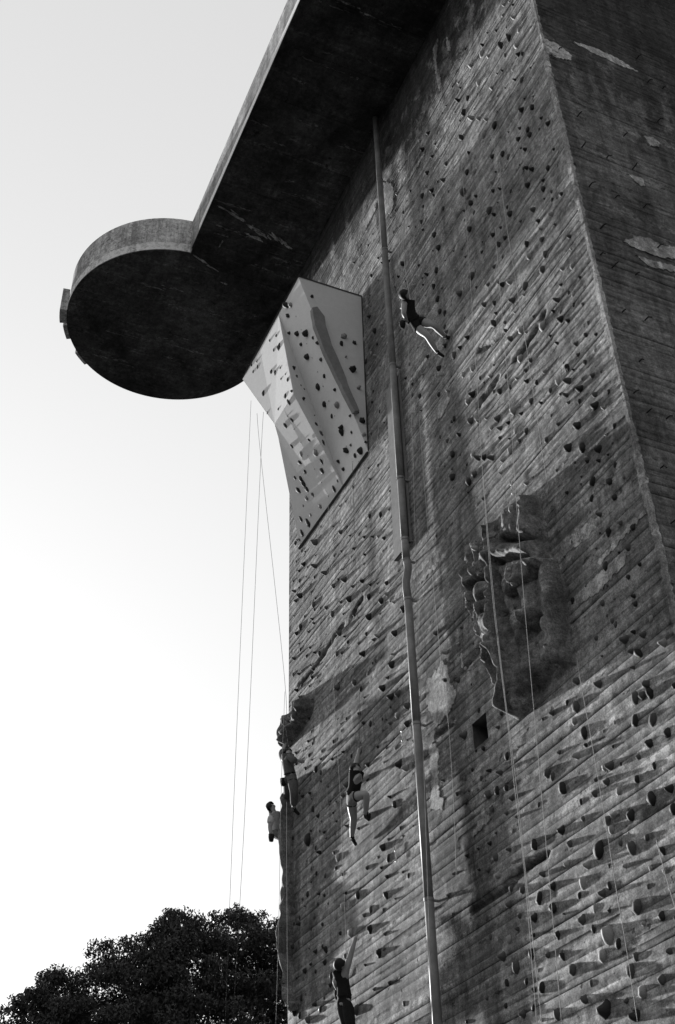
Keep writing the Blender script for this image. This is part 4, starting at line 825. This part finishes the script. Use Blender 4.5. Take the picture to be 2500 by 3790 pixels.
def pillar():
    root = thing('rock_pillar', 'tall rough artificial rock pillar on the lower left corner, with a hole through it', 'rock relief', (-26.4, 10, 2))
    r = random.Random(4)
    # outline from the photograph's silhouette, built as a wedge-shaped prow standing on the corner
    pl = sorted(PILLAR, key=lambda p: -p[2])
    zt, zb = pl[0][2]+0.50, pl[-1][2]-0.1
    hz = 8.60
    def left(z):
        for a, b in zip(pl, pl[1:]):
            if b[2] <= z <= a[2]:
                return b[0] + (a[0]-b[0])*(z-b[2])/max(a[2]-b[2], 1e-6)
        return pl[0][0]
    V = []; F = []; NZ = 90; NU = 26
    for j in range(NZ+1):
        z = zt + (zb-zt)*j/NZ
        xl = left(min(z, pl[0][2]-0.02)) - 0.10; xr = WX0 + 0.34 + 0.05*math.sin(z*2)
        e = min(1, (zt-z)/0.5+0.02, (z-zb)/0.5+0.02)
        dep = 0.24*math.sqrt(max(e, 0))
        for i in range(NU+1):
            u = i/NU
            # profile: from the wall's left flank round the nose to the front face
            if u < 0.3:
                x = xl + (0.10)*(1-u/0.3)*0.4; y = WY + 0.75 - (0.75+dep*0.55)*(u/0.3)
            else:
                w = (u-0.3)/0.7
                x = xl + (xr-xl)*w; y = WY - dep*(0.55 + 0.62*math.sin(min(w*1.25, 1)*math.pi*0.55)) * (1 if w < 0.86 else max(0, (1-w)/0.14))
            q = Vector((x*2, y*2, z*1.2))
            y += (noise.noise(q)*0.12 + noise.noise(q*3)*0.05 - abs(noise.noise(q*1.6))*0.08)*(1 if 0.05 < u < 0.97 else 0)
            x += noise.noise(q*1.1+Vector((5, 0, 0)))*0.022 + noise.noise(q*3)*0.012
            if i == 0: x = WX0 + 0.02
            V.append((x, y, z))
    hole = []
    for j in range(NZ):
        for i in range(NU):
            b = j*(NU+1)+i
            c = (Vector(V[b])+Vector(V[b+NU+2]))/2
            if 9.0 < c.z < 9.4 and 1 <= i <= 9: continue
            F.append((b, b+1, b+NU+2, b+NU+1))
    mesh_obj('rock_surface', V, F, M['rockL'], root, False)
    return root
pillar()

# ---------------------------------------------------------------- wooden volume behind the pipe
vol = thing('wooden_volume', 'long flat wooden volume on the wall, tucked behind the drain pipe', 'volume', (-19.9, WY, 15.6))
V = [(-19.64, WY-0.10, 21.1), (-19.05, WY-0.10, 21.1), (-19.05, WY-0.10, 15.9), (-19.80, WY-0.10, 15.9),
     (-19.64, WY+0.01, 21.3), (-19.05, WY+0.01, 21.3), (-19.05, WY+0.01, 15.9), (-19.80, WY+0.01, 15.9)]
mesh_obj('front_board', V[:4] + [(a, b+0.03, c) for a, b, c in V[:4]], [(0, 1, 2, 3), (7, 6, 5, 4), (0, 4, 5, 1), (1, 5, 6, 2), (2, 6, 7, 3), (3, 7, 4, 0)], M['volume'], vol)
for nm, f in (('side_board', (0, 3, 7, 4)), ('side_board', (1, 5, 6, 2)), ('end_board', (0, 4, 5, 1)), ('end_board', (3, 2, 6, 7))):
    mesh_obj(nm, [V[i] for i in f], [(0, 1, 2, 3)], M['volume'], vol)

# ---------------------------------------------------------------- drain pipe
pipe = thing('drain_pipe', 'long round drain pipe running down the wall from the platform, with a kink halfway', 'pipe', (-19.4, WY, GZ))
PR = 0.088
def pseg(pts, name='pipe_section'):
    bm = bmesh.new(); tube(bm, pts, PR, 20); bm_obj(name, bm, M['pipe'], pipe, True)
PXU, PXL = -19.01, -19.06
zc = [32.0, 28.94, 25.83, 21.4, 17.7, 15.94, 15.35]
ys = WY-0.21
for a, b_ in zip(zc, zc[1:]): pseg([(PXU, ys, a), (PXU, ys, b_+0.004)])
pseg([(PXU, ys, 15.35), (PXU+0.05, ys, 15.2), (PXU+0.05, ys, 15.1), (PXL-0.03, ys, 14.85), (PXL-0.04, ys, 14.7), (PXL, ys, 14.35)], 'pipe_bend')
zd = [14.35, 11.35, 7.77, 4.6, 1.6, GZ]
for a, b_ in zip(zd, zd[1:]): pseg([(PXL, ys, a), (PXL, ys, b_+0.004)])
for z, x in [(z_, PXU) for z_ in zc[1:]] + [(z_, PXL) for z_ in zd[:4]]:
    bm = bmesh.new(); tube(bm, [(x, ys, z-0.03), (x, ys, z+0.03)], PR+0.009, 20)
    box(bm, x-0.02, x+0.02, ys+PR*0.5, WY+0.01, z-0.02, z+0.02)
    bm_obj('pipe_clamp', bm, M['pipe'], pipe, False)

# ---------------------------------------------------------------- ropes
def rope(key, label, mat, rad=0.009, hang=True):
    root_pts = [Vector(p) for p in ROPES[key]]
    pts = []
    n = len(root_pts)
    for i in range(n-1):
        p0 = root_pts[max(i-1, 0)]; p1 = root_pts[i]; p2 = root_pts[i+1]; p3 = root_pts[min(i+2, n-1)]
        for k in range(6):
            t = k/6
            pts.append(0.5*((2*p1) + (p2-p0)*t + (2*p0-5*p1+4*p2-p3)*t*t + (3*p1-p0-3*p2+p3)*t**3))
    pts.append(root_pts[-1])
    bm = bmesh.new(); tube(bm, pts, rad, 6)
    o = bm_obj('climbing_rope', bm, mat, None, True)
    return tag(o, label, 'rope', 'climbing ropes hanging down the wall')
rope('a', 'leftmost thin rope hanging free against the sky from the overhang', M['rope_d'], 0.0052)
rope('b', 'second thin rope against the sky, crossing near the overhang and falling past the tree tops', M['rope_d'], 0.0052)
rope('c', 'thin rope running from the overhang down to the climber in the grey shirt', M['rope_d'], 0.0052)
rope('c2', 'pale rope falling in front of the rock pillar past the light T-shirt climber', M['rope_l'], 0.0052)
rope('c3', 'pale rope tail under the climber in the grey shirt, along the rock pillar', M['rope_l'], 0.0052)
rope('p5', 'pale rope leading down to the lowest climber, in black', M['rope_l'], 0.0052)
rope('p2', 'dark rope above the bare-armed climber in shorts and vest', M['rope_d'], 0.0052)
rope('p1', 'thin rope carrying the climber leaning out beside the pipe', M['rope_l'], 0.007)
rope('ra', 'pale rope crossing behind the upper pipe and ending beside the overhang', M['rope_l'], 0.0052)
rope('rb', 'pale rope running close beside the right of the drain pipe', M['rope_l'], 0.0052)
rope('rc', 'pale rope crossing the light mortar patch and ending lower down the wall', M['rope_l'], 0.0052)
rope('rd', 'left strand of the doubled pale rope down the middle, touching the large rock', M['rope_l'], 0.0052)
rope('rd2', 'right strand of the doubled pale rope under the large rock', M['rope_l'], 0.0052)
rope('re', 'pale rope falling straight across the middle of the large rock relief', M['rope_l'], 0.0052)
rope('rf', 'pale rope ending just above the top of the large rock relief', M['rope_l'], 0.0056)
rope('rg', 'pale rope starting at the lower right corner of the large rock relief', M['rope_l'], 0.0052)
rope('rh', 'short pale rope near the right edge, low on the wall', M['rope_l'], 0.0056)

def quickdraw(x, z, label, n=2, col='steel'):
    root = thing('quickdraw', label, 'quickdraw', (x, WY, z), 'quickdraws clipped to bolts in the wall')
    bm = bmesh.new()
    box(bm, x-0.012, x+0.012, WY-0.06, WY-0.045, z-0.20, z-0.07)
    bm_obj('sling', bm, M['rope_l'], root)
    for zc_ in (z-0.03, z-0.24):
        bm = bmesh.new()
        pts = [(x+0.03*math.cos(a), WY-0.055, zc_+0.055*math.sin(a)) for a in [i*math.pi/5 for i in range(10)]]
        tube(bm, pts+[pts[0]], 0.009, 5)
        bm_obj('carabiner', bm, M[col], root)
quickdraw(-20.02, 11.75, 'quickdraw beside the pale round hold, left of the drain pipe')
quickdraw(-20.60, 9.38, 'quickdraw hanging right of the climber in shorts, beside a pale hold')
quickdraw(-14.9, 14.55, 'quickdraw on a bolt in the pale cluster just above the large rock relief')
quickdraw(-17.35, 12.05, 'quickdraw clipped left of the large rock relief, between two pale holds')

# ---------------------------------------------------------------- people
def skin_obj(name, nodes, edges, root, mat, parent, sub=1, fat={}):
    ks = list(nodes)
    me = bpy.data.meshes.new(name)
    ix = {k: i for i, k in enumerate(ks)}
    me.from_pydata([nodes[k][0] for k in ks], [(ix[a], ix[b]) for a, b in edges], [])
    o = bpy.data.objects.new(name, me); link(o, parent)
    md = o.modifiers.new('skin', 'SKIN'); md.use_smooth_shade = True
    md.branch_smoothing = 0.6
    sv = me.skin_vertices[0].data
    for k in ks:
        r = nodes[k][1]; f_ = fat.get(k[:2], 1.0)
        r = r*f_ if not hasattr(r, '__len__') else (r[0]*f_, r[1]*f_)
        sv[ix[k]].radius = (r, r) if not hasattr(r, '__len__') else r
        sv[ix[k]].use_root = (k == root)
    ss = o.modifiers.new('sub', 'SUBSURF'); ss.levels = sub; ss.render_levels = sub
    me.materials.append(mat)
    return o

def person(key, label, top, legs, hair='hair', sleeves=0.0, legs_len='short', shirt_mat='black_cloth', face_wall=True, bag=None, bun=False):
    J = {k: Vector(v) for k, v in PEOPLE[key].items()}
    root = thing('person', label, 'person', tuple(J['toL']))
    N = {}; E = []; digits = []
    def add(k, p, r): N[k] = (tuple(p), r)
    for s in 'LR':
        pass
    add('pel', J['pel'], 0.122); add('waist', J['waist'], 0.112); add('chest', J['chest'], 0.155)
    add('neck0', J['neck'] + (J['chest']-J['neck'])*0.25, 0.115); add('neck', J['neck'] + (J['head']-J['neck'])*0.25, 0.058)
    add('jaw', J['neck'] + (J['head']-J['neck'])*0.65, 0.076); add('head', J['head'], 0.100)
    crown = J['head'] + (J['head']-J['neck']).normalized()*0.075
    add('crown', crown, 0.078)
    E += [('pel', 'waist'), ('waist', 'chest'), ('chest', 'neck0'), ('neck0', 'neck'), ('neck', 'jaw'), ('jaw', 'head'), ('head', 'crown')]
    fw = Vector((0.55, 0.9, 0.15)) if face_wall else Vector((0.4, -1, 0))
    ax = (J['head']-J['neck']).normalized()
    fw = (fw - ax*fw.dot(ax)).normalized()
    add('nose', J['head'] + fw*0.10 - ax*0.012, 0.014); E.append(('head', 'nose'))
    side = ax.cross(fw).normalized()
    for s, sg in (('L', 1), ('R', -1)):
        add('ear'+s, J['head'] + side*sg*0.092 - ax*0.01, 0.013); E.append(('head', 'ear'+s))
        add('sh'+s, J['sh'+s], 0.070); add('ua'+s, J['sh'+s].lerp(J['el'+s], 0.4), 0.056); add('el'+s, J['el'+s], 0.045)
        add('fa'+s, J['el'+s].lerp(J['ha'+s], 0.3), 0.047); add('wr'+s, J['el'+s].lerp(J['ha'+s], 0.86), 0.031)
        hd = (J['ha'+s]-J['el'+s]).normalized()
        palm = J['ha'+s] + hd*0.03
        add('pm'+s, palm, 0.033)
        E += [('neck0', 'sh'+s), ('sh'+s, 'ua'+s), ('ua'+s, 'el'+s), ('el'+s, 'fa'+s), ('fa'+s, 'wr'+s), ('wr'+s, 'pm'+s)]
        sd = hd.cross(Vector((0, -1, 0))); sd = sd.normalized() if sd.length > .1 else Vector((1, 0, 0))
        bend = Vector((0, 1, 0))
        for q, (o_, L) in enumerate(((-0.030, 0.062), (-0.011, 0.074), (0.010, 0.070), (0.029, 0.056))):
            b = palm + sd*o_ + hd*0.022
            m_ = b + hd*L*0.55 + bend*0.008; e_ = m_ + hd*L*0.30 + bend*L*0.35
            digits.append([tuple(b - hd*0.025), tuple(b), tuple(m_), tuple(e_)])
        t0 = palm - sd*0.034 - hd*0.012; t1 = t0 - sd*0.022 + hd*0.028 + bend*0.012
        digits.append([tuple(palm - hd*0.02), tuple(t0), tuple(t1), tuple(t1 + hd*0.018 + bend*0.012)])
        add('pn'+s, palm + hd*0.045, (0.042, 0.026)); E.append(('pm'+s, 'pn'+s))
        add('hi'+s, J['hi'+s], 0.100); add('th'+s, J['hi'+s].lerp(J['kn'+s], 0.4), 0.098); add('kn'+s, J['kn'+s], 0.064)
        add('ca'+s, J['kn'+s].lerp(J['an'+s], 0.32), 0.068); add('an'+s, J['an'+s], 0.041)
        fd = (J['to'+s]-J['an'+s])
        add('he'+s, J['an'+s] - fd.normalized()*0.03 + (J['an'+s]-J['kn'+s]).normalized()*0.035, 0.030)
        add('to'+s, J['to'+s] + (J['an'+s]-J['kn'+s]).normalized()*0.03, 0.026)
        E += [('pel', 'hi'+s), ('hi'+s, 'th'+s), ('th'+s, 'kn'+s), ('kn'+s, 'ca'+s), ('ca'+s, 'an'+s), ('an'+s, 'he'+s), ('he'+s, 'to'+s)]
    fat = dict(sh=1.2, ua=1.28, el=1.25, fa=1.25, wr=1.25, pm=1.4, hi=1.05, th=1.2, kn=1.25, ca=1.22, an=1.2)
    skin_obj('body', N, E, 'pel', M['skin'], root, 2, fat)
    for dg_ in digits:
        bm = bmesh.new(); tube(bm, dg_, [0.012, 0.0125, 0.011, 0.008], 6); bm_obj('finger', bm, M['skin'], root, True)
    # hair cap
    bm = bmesh.new(); bmesh.ops.create_icosphere(bm, subdivisions=3, radius=1.0)
    hc = J['head'] + ax*0.028 - fw*0.016
    kill = []
    for v in bm.verts:
        p = v.co.copy(); w = 0.124*(1 + noise.noise(p*3+Vector((len(key), 0, 0)))*0.10 + noise.noise(p*9)*0.05)
        q = side*p.x*w*0.93 + fw*p.y*w*1.05 + ax*p.z*w*1.08
        if p.z < 0.35 and p.y > 0.42: kill.append(v)
        elif p.z < -0.72: kill.append(v)
        v.co = hc + q
    bmesh.ops.delete(bm, geom=kill, context='VERTS')
    if bun: 
        m4 = Matrix.Translation(J['head'] - fw*0.105 - ax*0.05)
        bmesh.ops.create_icosphere(bm, subdivisions=2, radius=0.05, matrix=m4)
    bm_obj('hair', bm, M[hair], root, True)
    # top
    g = 0.014
    TN = {k: (N[k][0], N[k][1]+g) for k in ('chest', 'waist', 'neck0')}
    TE = [('waist', 'chest'), ('chest', 'neck0')]
    TN['hem'] = (tuple(J['waist'].lerp(J['pel'], 1.3)), 0.150); TE.append(('hem', 'waist'))
    for s in 'LR':
        TN['sh'+s] = (tuple(J['neck'].lerp(J['sh'+s], 0.72 if not sleeves else 1.0)), 0.062 if not sleeves else 0.090); TE.append(('neck0', 'sh'+s))
        if sleeves:
            TN['sl'+s] = (tuple(J['sh'+s].lerp(J['el'+s], min(sleeves, 1))), 0.080); TE.append(('sh'+s, 'sl'+s))
            if sleeves > 1:
                TN['sm'+s] = (tuple(J['el'+s].lerp(J['ha'+s], sleeves-1)), 0.062); TE.append(('sl'+s, 'sm'+s))
    skin_obj('shirt', TN, TE, 'chest', M[top], root, 2, dict(sh=1.1, sl=1.2, sm=1.2, he=1.22, wa=1.16, ch=1.06))
    # trousers or shorts
    LN = {'pel': (N['pel'][0], 0.150), 'top': (tuple(J['pel'].lerp(J['waist'], 0.95)), 0.150)}; LE = [('pel', 'top')]
    for s in 'LR':
        LN['hi'+s] = (tuple(Vector(N['hi'+s][0]).lerp(J['pel'], 0.15)), 0.118); LE.append(('pel', 'hi'+s))
        if legs_len == 'short':
            LN['e'+s] = (tuple(J['hi'+s].lerp(J['kn'+s], 0.42)), 0.118); LE.append(('hi'+s, 'e'+s))
        elif legs_len == 'mid':
            LN['e'+s] = (tuple(J['hi'+s].lerp(J['kn'+s], 0.9)), 0.085); LE.append(('hi'+s, 'e'+s))
        else:
            LN['th'+s] = (N['th'+s][0], 0.118); LN['kn'+s] = (N['kn'+s][0], 0.092); LN['ca'+s] = (N['ca'+s][0], 0.090)
            LN['e'+s] = (tuple(J['kn'+s].lerp(J['an'+s], 0.88)), 0.075)
            LE += [('hi'+s, 'th'+s), ('th'+s, 'kn'+s), ('kn'+s, 'ca'+s), ('ca'+s, 'e'+s)]
    skin_obj('shorts' if legs_len != 'long' else 'trousers', LN, LE, 'pel', M[legs], root, 2, dict(pe=1.12, hi=1.14, to=1.1, th=1.14, kn=1.15, ca=1.14, eL=1.15, eR=1.15))
    for s in 'LR':
        SN = {'a': (N['an'+s][0], 0.050), 'h': (N['he'+s][0], 0.050), 't': (tuple(Vector(N['to'+s][0]) + (J['to'+s]-J['an'+s]).normalized()*0.03), 0.040)}
        skin_obj('shoe', SN, [('a', 'h'), ('h', 't')], 'h', M['shoe'], root, 1)
    # harness: waist belt and leg loops
    up_ = (J['waist']-J['pel']).normalized()
    def loop(c, ax_, r, th):
        s1 = ax_.orthogonal().normalized(); s2 = ax_.cross(s1)
        bm = bmesh.new()
        pts = [c + (s1*math.cos(i*math.pi/8)+s2*math.sin(i*math.pi/8))*r for i in range(17)]
        tube(bm, pts, th, 6)
        bm_obj('harness_loop', bm, M['black_cloth'], root, True)
    loop(J['pel'].lerp(J['waist'], 0.45), up_, 0.135, 0.022)
    for s in 'LR':
        d = (J['kn'+s]-J['hi'+s]).normalized()
        loop(J['hi'+s] + d*0.10, d, 0.105, 0.016)
    if bag:
        b = Vector(bag)
        bm = bmesh.new(); tube(bm, [b+Vector((0, 0, .09)), b+Vector((0, 0, .04)), b, b-Vector((0, 0, .08))], [0.07, 0.078, 0.072, 0.055], 10)
        bm_obj('chalk_bag', bm, M['black_cloth'], root, True)
        bm = bmesh.new(); tube(bm, [b+Vector((0, 0, .085)), b+Vector((0, 0, .10))], 0.078, 10)
        bm_obj('chalk_bag_rim', bm, M['grey_cloth'], root, True)
    return root
def off(k, j, d): return tuple(Vector(PEOPLE[k][j]) + Vector(d))
person('rappel', 'climber in dark top and shorts leaning back on the rope right of the pipe', 'black_cloth', 'black_cloth', bag=off('rappel', 'pel', (-0.12, -0.28, -0.12)))
person('mid', 'climber in black vest and pale shorts, one knee raised, left arm stretched up', 'black_cloth', 'beige_cloth', bun=True)
person('left', 'climber in grey shirt and long trousers below the arched rock at the left corner', 'grey_cloth', 'grey_cloth', sleeves=1.5, legs_len='long', bag=off('left', 'pel', (-0.22, -0.1, -0.1)))
person('far', 'climber in light T-shirt leaning out from behind the rock pillar at the far left', 'white_cloth', 'grey_cloth', sleeves=0.7, legs_len='long', bag=off('far', 'haL', (0.02, 0, -0.03)))
person('low', 'lowest climber, all in black, reaching up with one bare arm', 'black_cloth', 'black_cloth', hair='hair', legs_len='long', bag=off('low', 'pel', (-0.2, -0.05, 0.12)))

# ---------------------------------------------------------------- trees behind, to the left
TX = -68.0
def top_z(y):
    P = TREE_TOP
    if y <= P[0][0]: return P[0][1] - (P[0][0]-y)*1.1
    for a, b in zip(P, P[1:]):
        if a[0] <= y <= b[0]:
            return a[1] + (b[1]-a[1])*(y-a[0])/max(b[0]-a[0], 1e-6)
    return P[-1][1] - (y-P[-1][0])*0.25
def tree(label, yc, y0, y1, seed, nclump, zlow=5.0, xd=5.5):
    r = random.Random(seed)
    root = thing('broadleaf_tree', label, 'tree', (TX, yc, GZ), 'trees behind the tower')
    g = np.random.default_rng(seed)
    clumps = []
    holes = []
    for k in range(9):
        hy = r.uniform(y0+1, y1-1); holes.append((hy, top_z(hy) - r.uniform(1.2, 8.0), r.uniform(0.35, 0.95)))
    for k in range(nclump):
        y = r.uniform(y0, y1)
        zt = top_z(y) - 0.15
        e = 1 - abs((y-(y0+y1)/2)/((y1-y0)/2))**3
        lo = zlow + (1-e)*6
        z = zt - 0.35 - (zt-lo)*r.random()**1.35
        dx = xd*math.sqrt(max(0.05, 1-((z-(zt+lo)/2)/((zt-lo)/2))**2))
        x = TX + r.uniform(-dx, dx)
        rad = r.uniform(0.45, 1.05) if z < zt-1.2 else r.uniform(0.28, 0.55)
        if z + rad > zt: z = zt - rad*0.8
        if any((y-hy)**2 + (z-hz)**2 < hr**2 for hy, hz, hr in holes): continue
        clumps.append((x, y, z, rad))
    # trunk and limbs
    tip = Vector((TX, yc, (zlow+top_z(yc))*0.5))
    bm = bmesh.new()
    tube(bm, [(TX, yc, GZ-0.2), (TX+0.1, yc, 2), (TX-0.1, yc+0.2, zlow), tuple(tip)], [0.55, 0.42, 0.34, 0.16], 12)
    bm_obj('trunk', bm, M['bark'], root, True)
    for k in range(12):
        c = clumps[r.randrange(len(clumps))]
        a = Vector((TX, yc, zlow-1+r.random()*(tip.z-zlow)*0.9)); b = Vector(c[:3])
        mid = a.lerp(b, 0.5) + Vector((0, 0, -0.5))
        bm = bmesh.new(); tube(bm, [a, mid, b], [0.16, 0.10, 0.03], 7); bm_obj('limb', bm, M['bark'], root, True)
    V = []; Q = []
    base = 0
    for (x, y, z, rad) in clumps:
        n = int(190*(rad/0.6)**1.8)
        d = g.normal(0, 1, (n, 3)); d /= np.linalg.norm(d, axis=1)[:, None]
        p = np.array([x, y, z]) + d*rad*(g.random((n, 1))**0.5)*np.array([1.1, 1.15, 0.75])
        # leaflets: narrow drooping blades
        t = g.normal(0, 1, (n, 3)); t[:, 2] -= 0.9; t /= np.linalg.norm(t, axis=1)[:, None]
        s = np.cross(t, g.normal(0, 1, (n, 3))); s /= np.linalg.norm(s, axis=1)[:, None]
        L = (0.065 + 0.085*g.random((n, 1))); W = L*0.40
        v = np.stack([p - t*L*0.9, p + s*W, p + t*L, p - s*W], 1).reshape(-1, 3)
        V.append(v); Q.append(np.arange(base, base+4*n).reshape(-1, 4)); base += 4*n
    V = np.concatenate(V); Q = np.concatenate(Q)
    np_mesh('crown', V, Q, M['leaf'], root)
    return root
tree('broad dark tree on the right of the group, its crown touching the rock pillar', 24.0, 18.6, 29.5, 31, 980)
tree('dark tree in the middle of the group, with a pointed tuft on top', 15.8, 12.4, 20.0, 32, 600)
tree('lower dark tree at the left edge of the group, sloping down to the frame', 9.6, 5.5, 13.6, 33, 430, 3.0)

# ---------------------------------------------------------------- unseen trees added behind the viewpoint to hold back low skylight
def added_park_tree(label):
    r = random.Random(77); g = np.random.default_rng(77)
    root = thing('broadleaf_tree', label, 'tree', (0, 0, GZ), 'unseen trees added behind the viewpoint')
    bm = bmesh.new(); tube(bm, [(0, 0, GZ-0.2), (0.2, 0, 3), (0, 0.2, 8), (0.1, 0, 15)], [0.5, 0.4, 0.3, 0.12], 10)
    bm_obj('trunk', bm, M['bark'], root, True)
    V = []; Q = []; base = 0
    for k in range(330):
        d = Vector((r.gauss(0, 1), r.gauss(0, 1), r.gauss(0, 1))).normalized()*(r.random()**0.35)
        c = np.array([d.x*6.2, d.y*5.5, 12.0 + d.z*9.0]); rad = r.uniform(0.8, 1.5); n = 70
        q = g.normal(0, 1, (n, 3)); q /= np.linalg.norm(q, axis=1)[:, None]
        p = c + q*rad*(g.random((n, 1))**0.5)
        t = g.normal(0, 1, (n, 3)); t /= np.linalg.norm(t, axis=1)[:, None]
        s = np.cross(t, g.normal(0, 1, (n, 3))); s /= np.linalg.norm(s, axis=1)[:, None]
        L = 0.16 + 0.16*g.random((n, 1))
        V.append(np.stack([p-t*L, p+s*L*0.5, p+t*L, p-s*L*0.5], 1).reshape(-1, 3)); Q.append(np.arange(base, base+4*n).reshape(-1, 4)); base += 4*n
    np_mesh('crown', np.concatenate(V), np.concatenate(Q), M['leaf'], root)
    return root
pt = added_park_tree('tall broadleaf tree added out of view, facing the climbing wall')
ORD = ['first', 'second', 'third', 'fourth', 'fifth', 'sixth', 'seventh', 'eighth', 'ninth', 'tenth', 'eleventh']
for k in range(11):
    if k == 0: o = pt
    else:
        o = pt.copy(); COL.objects.link(o)
        for ch in list(pt.children):
            c = ch.copy(); COL.objects.link(c); c.parent = o
    o['label'] = 'tall broadleaf tree added unseen behind the viewpoint to cut skylight, %s from the sunny end' % ORD[k]
    o.location = (-50 + k*8.3, -17 - 4*((k*7) % 3), 0)
    o.rotation_euler = (0, 0, k*1.3); s_ = 0.95 + 0.1*((k*5) % 4)/3; o.scale = (s_, s_, s_)
